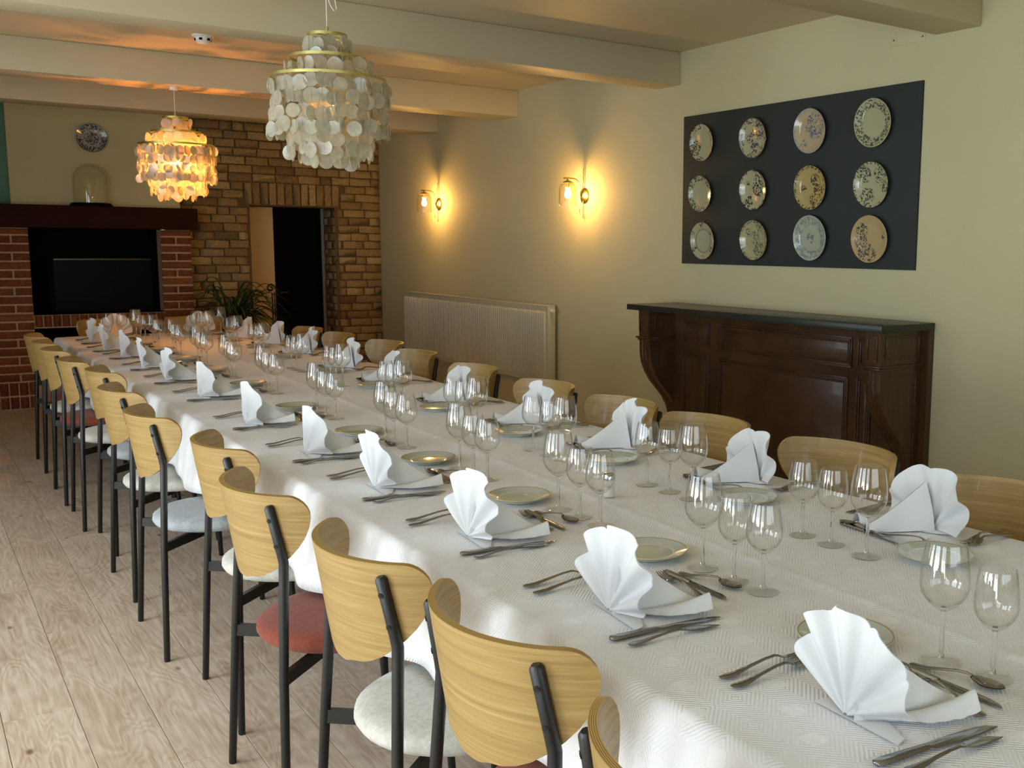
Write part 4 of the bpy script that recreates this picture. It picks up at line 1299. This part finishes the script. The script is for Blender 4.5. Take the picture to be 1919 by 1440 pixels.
def fork_proto(scale, name):
    t_ = thing(name, '', 'fork')
    hl = 0.128 * scale
    b = MB(); strip(b, handle_pts(hl, 0.0095 * scale, 0.009)); b.build('handle', M['steel'], t_, ang=50)
    b = MB()
    zz = 0.006 + 0.009 * .8
    strip(b, [(hl, 0, .004 * scale, zz, .003), (hl + .008 * scale, 0, .0095 * scale, zz - .004, .0026), (hl + .016 * scale, 0, .0118 * scale, zz - .0075, .0024), (hl + .028 * scale, 0, .0122 * scale, .0038, .0022)])
    for k in range(4):
        y = (-0.0093 + 0.0062 * k) * scale
        strip(b, [(hl + .027 * scale, y, .0023 * scale, .0039, .0022), (hl + .045 * scale, y, .0019 * scale, .0040, .0020), (hl + .060 * scale, y, .0016 * scale, .0065, .0018), (hl + .072 * scale, y * .97, .0009 * scale, .0110, .0012)])
    b.build('tines', M['steel'], t_, ang=50)
    return Proto(t_)
def spoon_proto(scale, name):
    t_ = thing(name, '', 'spoon')
    hl = 0.115 * scale
    b = MB(); strip(b, handle_pts(hl, 0.0095 * scale, 0.009)); b.build('handle', M['steel'], t_, ang=50)
    rows = []
    n_ = 10
    for side_ in (0, 1):
        rows = []
        for i in range(n_ + 1):
            s_ = i / n_
            x = hl - 0.002 + 0.060 * scale * s_
            w = (0.0040 + (0.0185 * scale - 0.004) * sin(pi * min(1, s_ * 1.02)) ** 0.75) if 0 < i < n_ else (0.004 if i == 0 else 0.001)
            rim = 0.0125 * (1 - s_) + 0.0075 * s_ if s_ < .3 else 0.0105 - 0.002 * s_
            dep = 0.0082 * sin(pi * s_) ** 0.8 if 0 < i < n_ else 0
            rows.append([(x, w * c_, rim - dep * (1 - c_ * c_) - (0.0012 if side_ else 0)) for c_ in (-1, -.75, -.4, 0, .4, .75, 1)])
        if side_:
            rows = [r[::-1] for r in rows]
        if side_ == 0: b = MB()
        b.grid(rows)
    b.build('bowl', M['steel'], t_, ang=60)
    return Proto(t_)
def knife_proto(scale, name, fish=False):
    t_ = thing(name, '', 'knife')
    hl = 0.100 * scale if not fish else 0.118
    b = MB()
    if fish:
        strip(b, handle_pts(hl, 0.0090, 0.004))
    else:
        strip(b, [(0, 0, .004 * scale, .0045, .004), (.003, 0, .0085 * scale, .0045, .007), (.02, 0, .0092 * scale, .0045, .0080), (hl * .6, 0, .0080 * scale, .0045, .0072), (hl * .95, 0, .0068 * scale, .0045, .0065), (hl, 0, .006 * scale, .0045, .0055)])
    b.build('handle', M['steel'], t_, ang=50)
    b = MB()
    if fish:
        zc = 0.006 + .004 * .8
        strip(b, [(hl, 0, .0035, zc, .003), (hl + .006, .001, .006, zc - .002, .0022), (hl + .014, .0035, .0105, .0058, .0018), (hl + .04, .0035, .0112, .0040, .0016), (hl + .065, .001, .0075, .0036, .0014), (hl + .080, -.003, .001, .0034, .001)])
    else:
        strip(b, [(hl - .001, 0, .0060 * scale, .0045, .0030), (hl + .008 * scale, 0, .0095 * scale, .0040, .0022), (hl + .05 * scale, .0008, .0102 * scale, .0034, .0018), (hl + .10 * scale, .001, .0098 * scale, .0030, .0016), (hl + .122 * scale, -.001, .0068 * scale, .0030, .0014), (hl + .133 * scale, -.004, .0015, .0030, .001)])
    b.build('blade', M['steel'], t_, ang=50)
    return Proto(t_)
FORK, DFORK = fork_proto(1.0, 'fork'), fork_proto(0.93, 'fork')
SPOON = spoon_proto(0.95, 'spoon')
KNIFE, DKNIFE, FISH = knife_proto(1.03, 'table_knife'), knife_proto(0.90, 'dessert_knife'), knife_proto(1.0, 'fish_knife', True)

# ------------------------------------------------------------------ fan-folded napkins
def napkin_proto(seed, R0, R1, lean, k_pl, th0, th1, open_):
    q = random.Random(seed)
    t_ = thing('napkin', '', 'napkin')
    nT, nR = 96, 12
    ph = q.uniform(0, 6.28)
    wob = [q.uniform(-1, 1) for _ in range(8)]
    def P(th, s_, off=0.0):
        f = (th - th0) / (th1 - th0)
        base = R0 + (R1 - R0) * max(0, sin(th)) ** 1.2
        lob = abs(sin(k_pl * pi * f + 0.3 * sin(5 * f + ph)))
        R = base * (0.93 + 0.085 * lob ** 0.6)
        r = 0.004 + (R - 0.004) * s_
        tri = cos(2 * pi * (k_pl * f + 0.05 * sin(9 * f + ph)))
        tri = tri * (1.35 - 0.35 * tri * tri)
        am = 0.0165 * s_ ** 0.8 * (0.75 + 0.25 * sin(3 * th + ph))
        x = am * tri + lean * r * max(0, sin(th)) + 0.012 * sin(2 * f * pi + ph) * s_
        if open_:
            x += open_ * s_ * s_ * (abs(cos(th))) * 0.04
        z = max(r * sin(th), 0.0) + 0.0022 + off
        y = -r * cos(th)
        if sin(th) < 0.12:
            z = max(z, 0.0022 + 0.010 * s_ * abs(sin(9 * th)))
        return (x, y, z)
    b = MB()
    front = [[P(th0 + (th1 - th0) * j / nT, i / nR) for j in range(nT + 1)] for i in range(nR + 1)]
    back = [[(x + 0.0022, y, z) for x, y, z in r] for r in front]
    b.grid([r[::-1] for r in front]); b.grid(back)
    b.grid([front[-1], back[-1]])
    b.build('pleated_fan', M['napkin'], t_, ang=50)
    # triangular stand behind the fan
    zt = R1 * 0.76
    b = MB()
    for sgn in (-1, 1):
        rows = []
        for i in range(13):
            u = i / 12
            top = Vector((0.024 + 0.155 * u, 0.0, zt * (1 - u) ** 1.2 + 0.020 * u))
            bot = Vector((0.004 + 0.176 * u, sgn * (0.020 - 0.004 * u), 0.0022))
            rows.append([tuple(top.lerp(bot, s_) + Vector((0, sgn * 0.006 * sin(pi * s_) * (1 + .4 * sin(7 * u + seed)) + sgn * 0.0012, 0))) for s_ in (0, .1, .25, .4, .55, .7, .85, 1)])
        b.grid(rows if sgn < 0 else [r[::-1] for r in rows])
    SK = Matrix.Rotation(radians(-22), 4, 'Z')
    b.xf(SK)
    b.build('triangular_stand', M['napkin'], t_, ang=50)
    # turned-up flap with a scalloped edge along the foot of the stand
    rows = []
    for i in range(29):
        u = i / 28
        x = 0.020 + 0.166 * u
        w = 0.006 + 0.036 * min(1, u * 1.9) ** 1.2 * (1 - 0.30 * max(0, u - .8) / .2)
        hgt = 0.004 + 0.036 * u ** 1.6
        row_ = []
        for k in range(9):
            s_ = k / 8
            ys = -0.017 - w * s_
            zs = 0.0024 + hgt * sin(pi * s_ * 0.9) ** 1.1
            if k == 8:
                ys -= 0.0025 * abs(sin(u * 22)); zs = max(0.0024, zs + 0.001)
            row_.append((x + 0.012 * s_ * u, ys, zs))
        rows.append(row_)
    b = MB(); b.grid(rows); b.grid([[(x, y, z + 0.0012) for x, y, z in r][::-1] for r in rows]); b.xf(SK)
    f_ = b.build('lace_flap', M['napkin'], t_, ang=60)
    # the sheet lying in front under the fan
    rows = []
    for i in range(15):
        u = i / 14
        y = -R0 * 1.10 + 1.75 * R0 * u
        xb = -0.004
        rows.append([(xb, y, 0.0012), (xb + 0.02, y * .95, 0.003 + 0.001 * sin(9 * u)), (0.055 - 0.02 * abs(2 * u - 1), y * .55 - .005, 0.0012)])
    b = MB(); b.grid([r[::-1] for r in rows]); b.build('foot_fold', M['napkin'], t_, ang=60)
    return Proto(t_)
NAP = [napkin_proto(1, .112, .166, .10, 4, radians(2), radians(176), 0.5), napkin_proto(2, .104, .168, .05, 5, radians(8), radians(168), 0.2), napkin_proto(3, .108, .162, .14, 4, radians(4), radians(172), 0.8), napkin_proto(4, .098, .170, .02, 5, radians(14), radians(164), 0.0)]

# ------------------------------------------------------------------ place settings
ONT = ['the nearest', 'the second', 'the third', 'the fourth', 'the fifth', 'the sixth', 'the seventh', 'the eighth', 'the ninth', 'the tenth', 'the eleventh', 'the farthest']
def setting(cx, cy_, rz, z, where, o, nap, narrow=False):
    """o: offsets in the diner's frame (x away from the diner, y to the diner's left)"""
    R = Matrix.Rotation(rz, 2)
    q = random.Random(int(cx * 100 + cy_ * 1000))
    def at(x, y, j=0.004):
        v_ = R @ Vector((x + q.uniform(-j, j), y + q.uniform(-j, j)))
        return (cx + v_.x, cy_ + v_.y, z + 0.0004)
    G = 'table settings'
    NAP[nap].place(at(*o['nap'][:2], 0.002), rz + o['nap'][2] + q.uniform(-.06, .06), 'white fan-folded napkin at ' + where, 'fan-folded napkins')
    for i, (nm, f) in enumerate((('outer', o['f1']), ('inner', o['f2']))):
        FORK.place(at(*f[:2]), rz + radians(f[2]) + q.uniform(-.03, .03), '%s table fork left of the napkin at %s' % (nm, where), 'table forks')
    KNIFE.place(at(*o['k1'][:2]), rz + radians(o['k1'][2]) + q.uniform(-.02, .02), 'steel table knife right of the napkin at ' + where, 'table knives')
    FISH.place(at(*o['k2'][:2]), rz + radians(o['k2'][2]) + q.uniform(-.03, .03), 'slim fish knife beside the table knife at ' + where, 'fish knives')
    if 'plate' in o:
        PLATE.place(at(*o['plate']), rz, 'small gold-rimmed bread plate at ' + where, 'bread plates')
    DFORK.place(at(*o['df'][:2]), rz + radians(o['df'][2]) + q.uniform(-.04, .04), 'dessert fork beyond the napkin at ' + where, 'dessert forks')
    DKNIFE.place(at(*o['dk'][:2]), rz + radians(o['dk'][2]) + q.uniform(-.04, .04), 'dessert knife beyond the napkin at ' + where, 'dessert knives')
    SPOON.place(at(*o['ds'][:2]), rz + radians(o['ds'][2]) + q.uniform(-.04, .04), 'dessert spoon beyond the napkin at ' + where, 'dessert spoons')
    for gi, nm in enumerate(('tallest', 'middle', 'outer')):
        GL[gi].place(at(*o['g'][gi], 0.006), rz, '%s of three wine glasses at %s' % (nm, where), 'wine glasses')

LEFT = dict(nap=(0.0, 0.0, radians(-3)), f1=(-.070, .212, -2), f2=(-.076, .168, 1), k1=(-.083, -.128, -6), k2=(-.067, -.163, -3), plate=(.285, .248),
            df=(.200, -.070, 83), dk=(.231, .125, -91), ds=(.256, .106, -77), g=[(.325, .100), (.322, .000), (.325, -.092)])
LY = [.999, 1.573, 2.19, 2.80, 3.40, 4.11, 4.95, 5.63, 6.28, 6.95, 7.45, 8.06]
LXO = [1.125, 1.082, 1.085, 1.09, 1.085, 1.08, 1.10, 1.095, 1.10, 1.10, 1.08, 1.09]
for i, (y, x) in enumerate(zip(LY, LXO)):
    o = dict(LEFT)
    if i == 0:
        o['plate'] = (.226, .205); o['g'] = [(.296, .050), (.302, -.050), (.298, -.146)]
        o['df'] = (.170, -.125, 80); o['dk'] = (.215, .085, -91); o['ds'] = (.232, .072, -77)
    if i == 11:
        o = {k_: v_ for k_, v_ in o.items() if k_ != 'plate'}
        o['g'] = [(.30, .02), (.31, -.075), (.32, -.165)]
    setting(x, y, 0.0, TZL, ONT[i] + ' place on the left side', o, [3, 1, 1, 3, 2, 0, 2, 1, 3, 0, 3, 1][i])
RIGHT = dict(nap=(0.0, 0.04, radians(-3)), f1=(-.135, .155, 4), f2=(-.125, .192, -2), k1=(-.165, -.200, 4), k2=(-.145, -.155, -2), plate=(.202, .21),
             df=(.150, .000, 96), dk=(.165, -.125, 84), ds=(.175, .035, -98), g=[(.320, .100), (.322, .000), (.320, -.100)])
RY = [1.64, 2.287, 2.93, 3.53, 4.22, 5.04, 5.72, 6.60, 7.33, 7.90]
RXO = [2.10, 2.10, 2.08, 2.07, 2.07, 2.10, 2.12, 2.16, 2.19, 2.14]
GORD = {0: (2, 1, 0)}
for i, (y, x) in enumerate(zip(RY, RXO)):
    setting(x, y, pi, TZR, (ONT[i] if i < 9 else 'the farthest') + ' place on the right side', dict(RIGHT), [0, 2, 3, 1, 0, 2, 1, 3, 0, 2][i])
HEAD = dict(LEFT); HEAD['g'] = [(.252, .100), (.256, .0), (.252, -.092)]
HEAD['df'] = (.14, -.02, 83); HEAD = {k_: v_ for k_, v_ in HEAD.items() if k_ != 'plate'}
for x, w_ in ((1.318, 'left'), (1.914, 'right')):
    setting(x, 8.49, -pi / 2, TZL, 'the %s place of the table head' % w_, HEAD, 1)

# salt shaker between the settings
ss = thing('salt_shaker', 'small glass shaker with a dark metal cap standing by the table centre crease', 'shaker', (1.60, 2.33, TZL))
b = MB(); b.lathe([(0, 0), (0.018, 0), (0.020, 0.004), (0.017, 0.045), (0.015, 0.05), (0, 0.05)], 18); b.build('jar', M['foot_glass'], ss)
b = MB(); b.lathe([(0, 0.05), (0.0165, 0.05), (0.0165, 0.062), (0.012, 0.070), (0, 0.072)], 18); b.build('cap', M['steel'], ss)
b = MB(); b.lathe([(0, 0.003), (0.015, 0.003), (0.014, 0.03), (0, 0.03)], 14); b.build('salt', M['white_plastic'], ss)
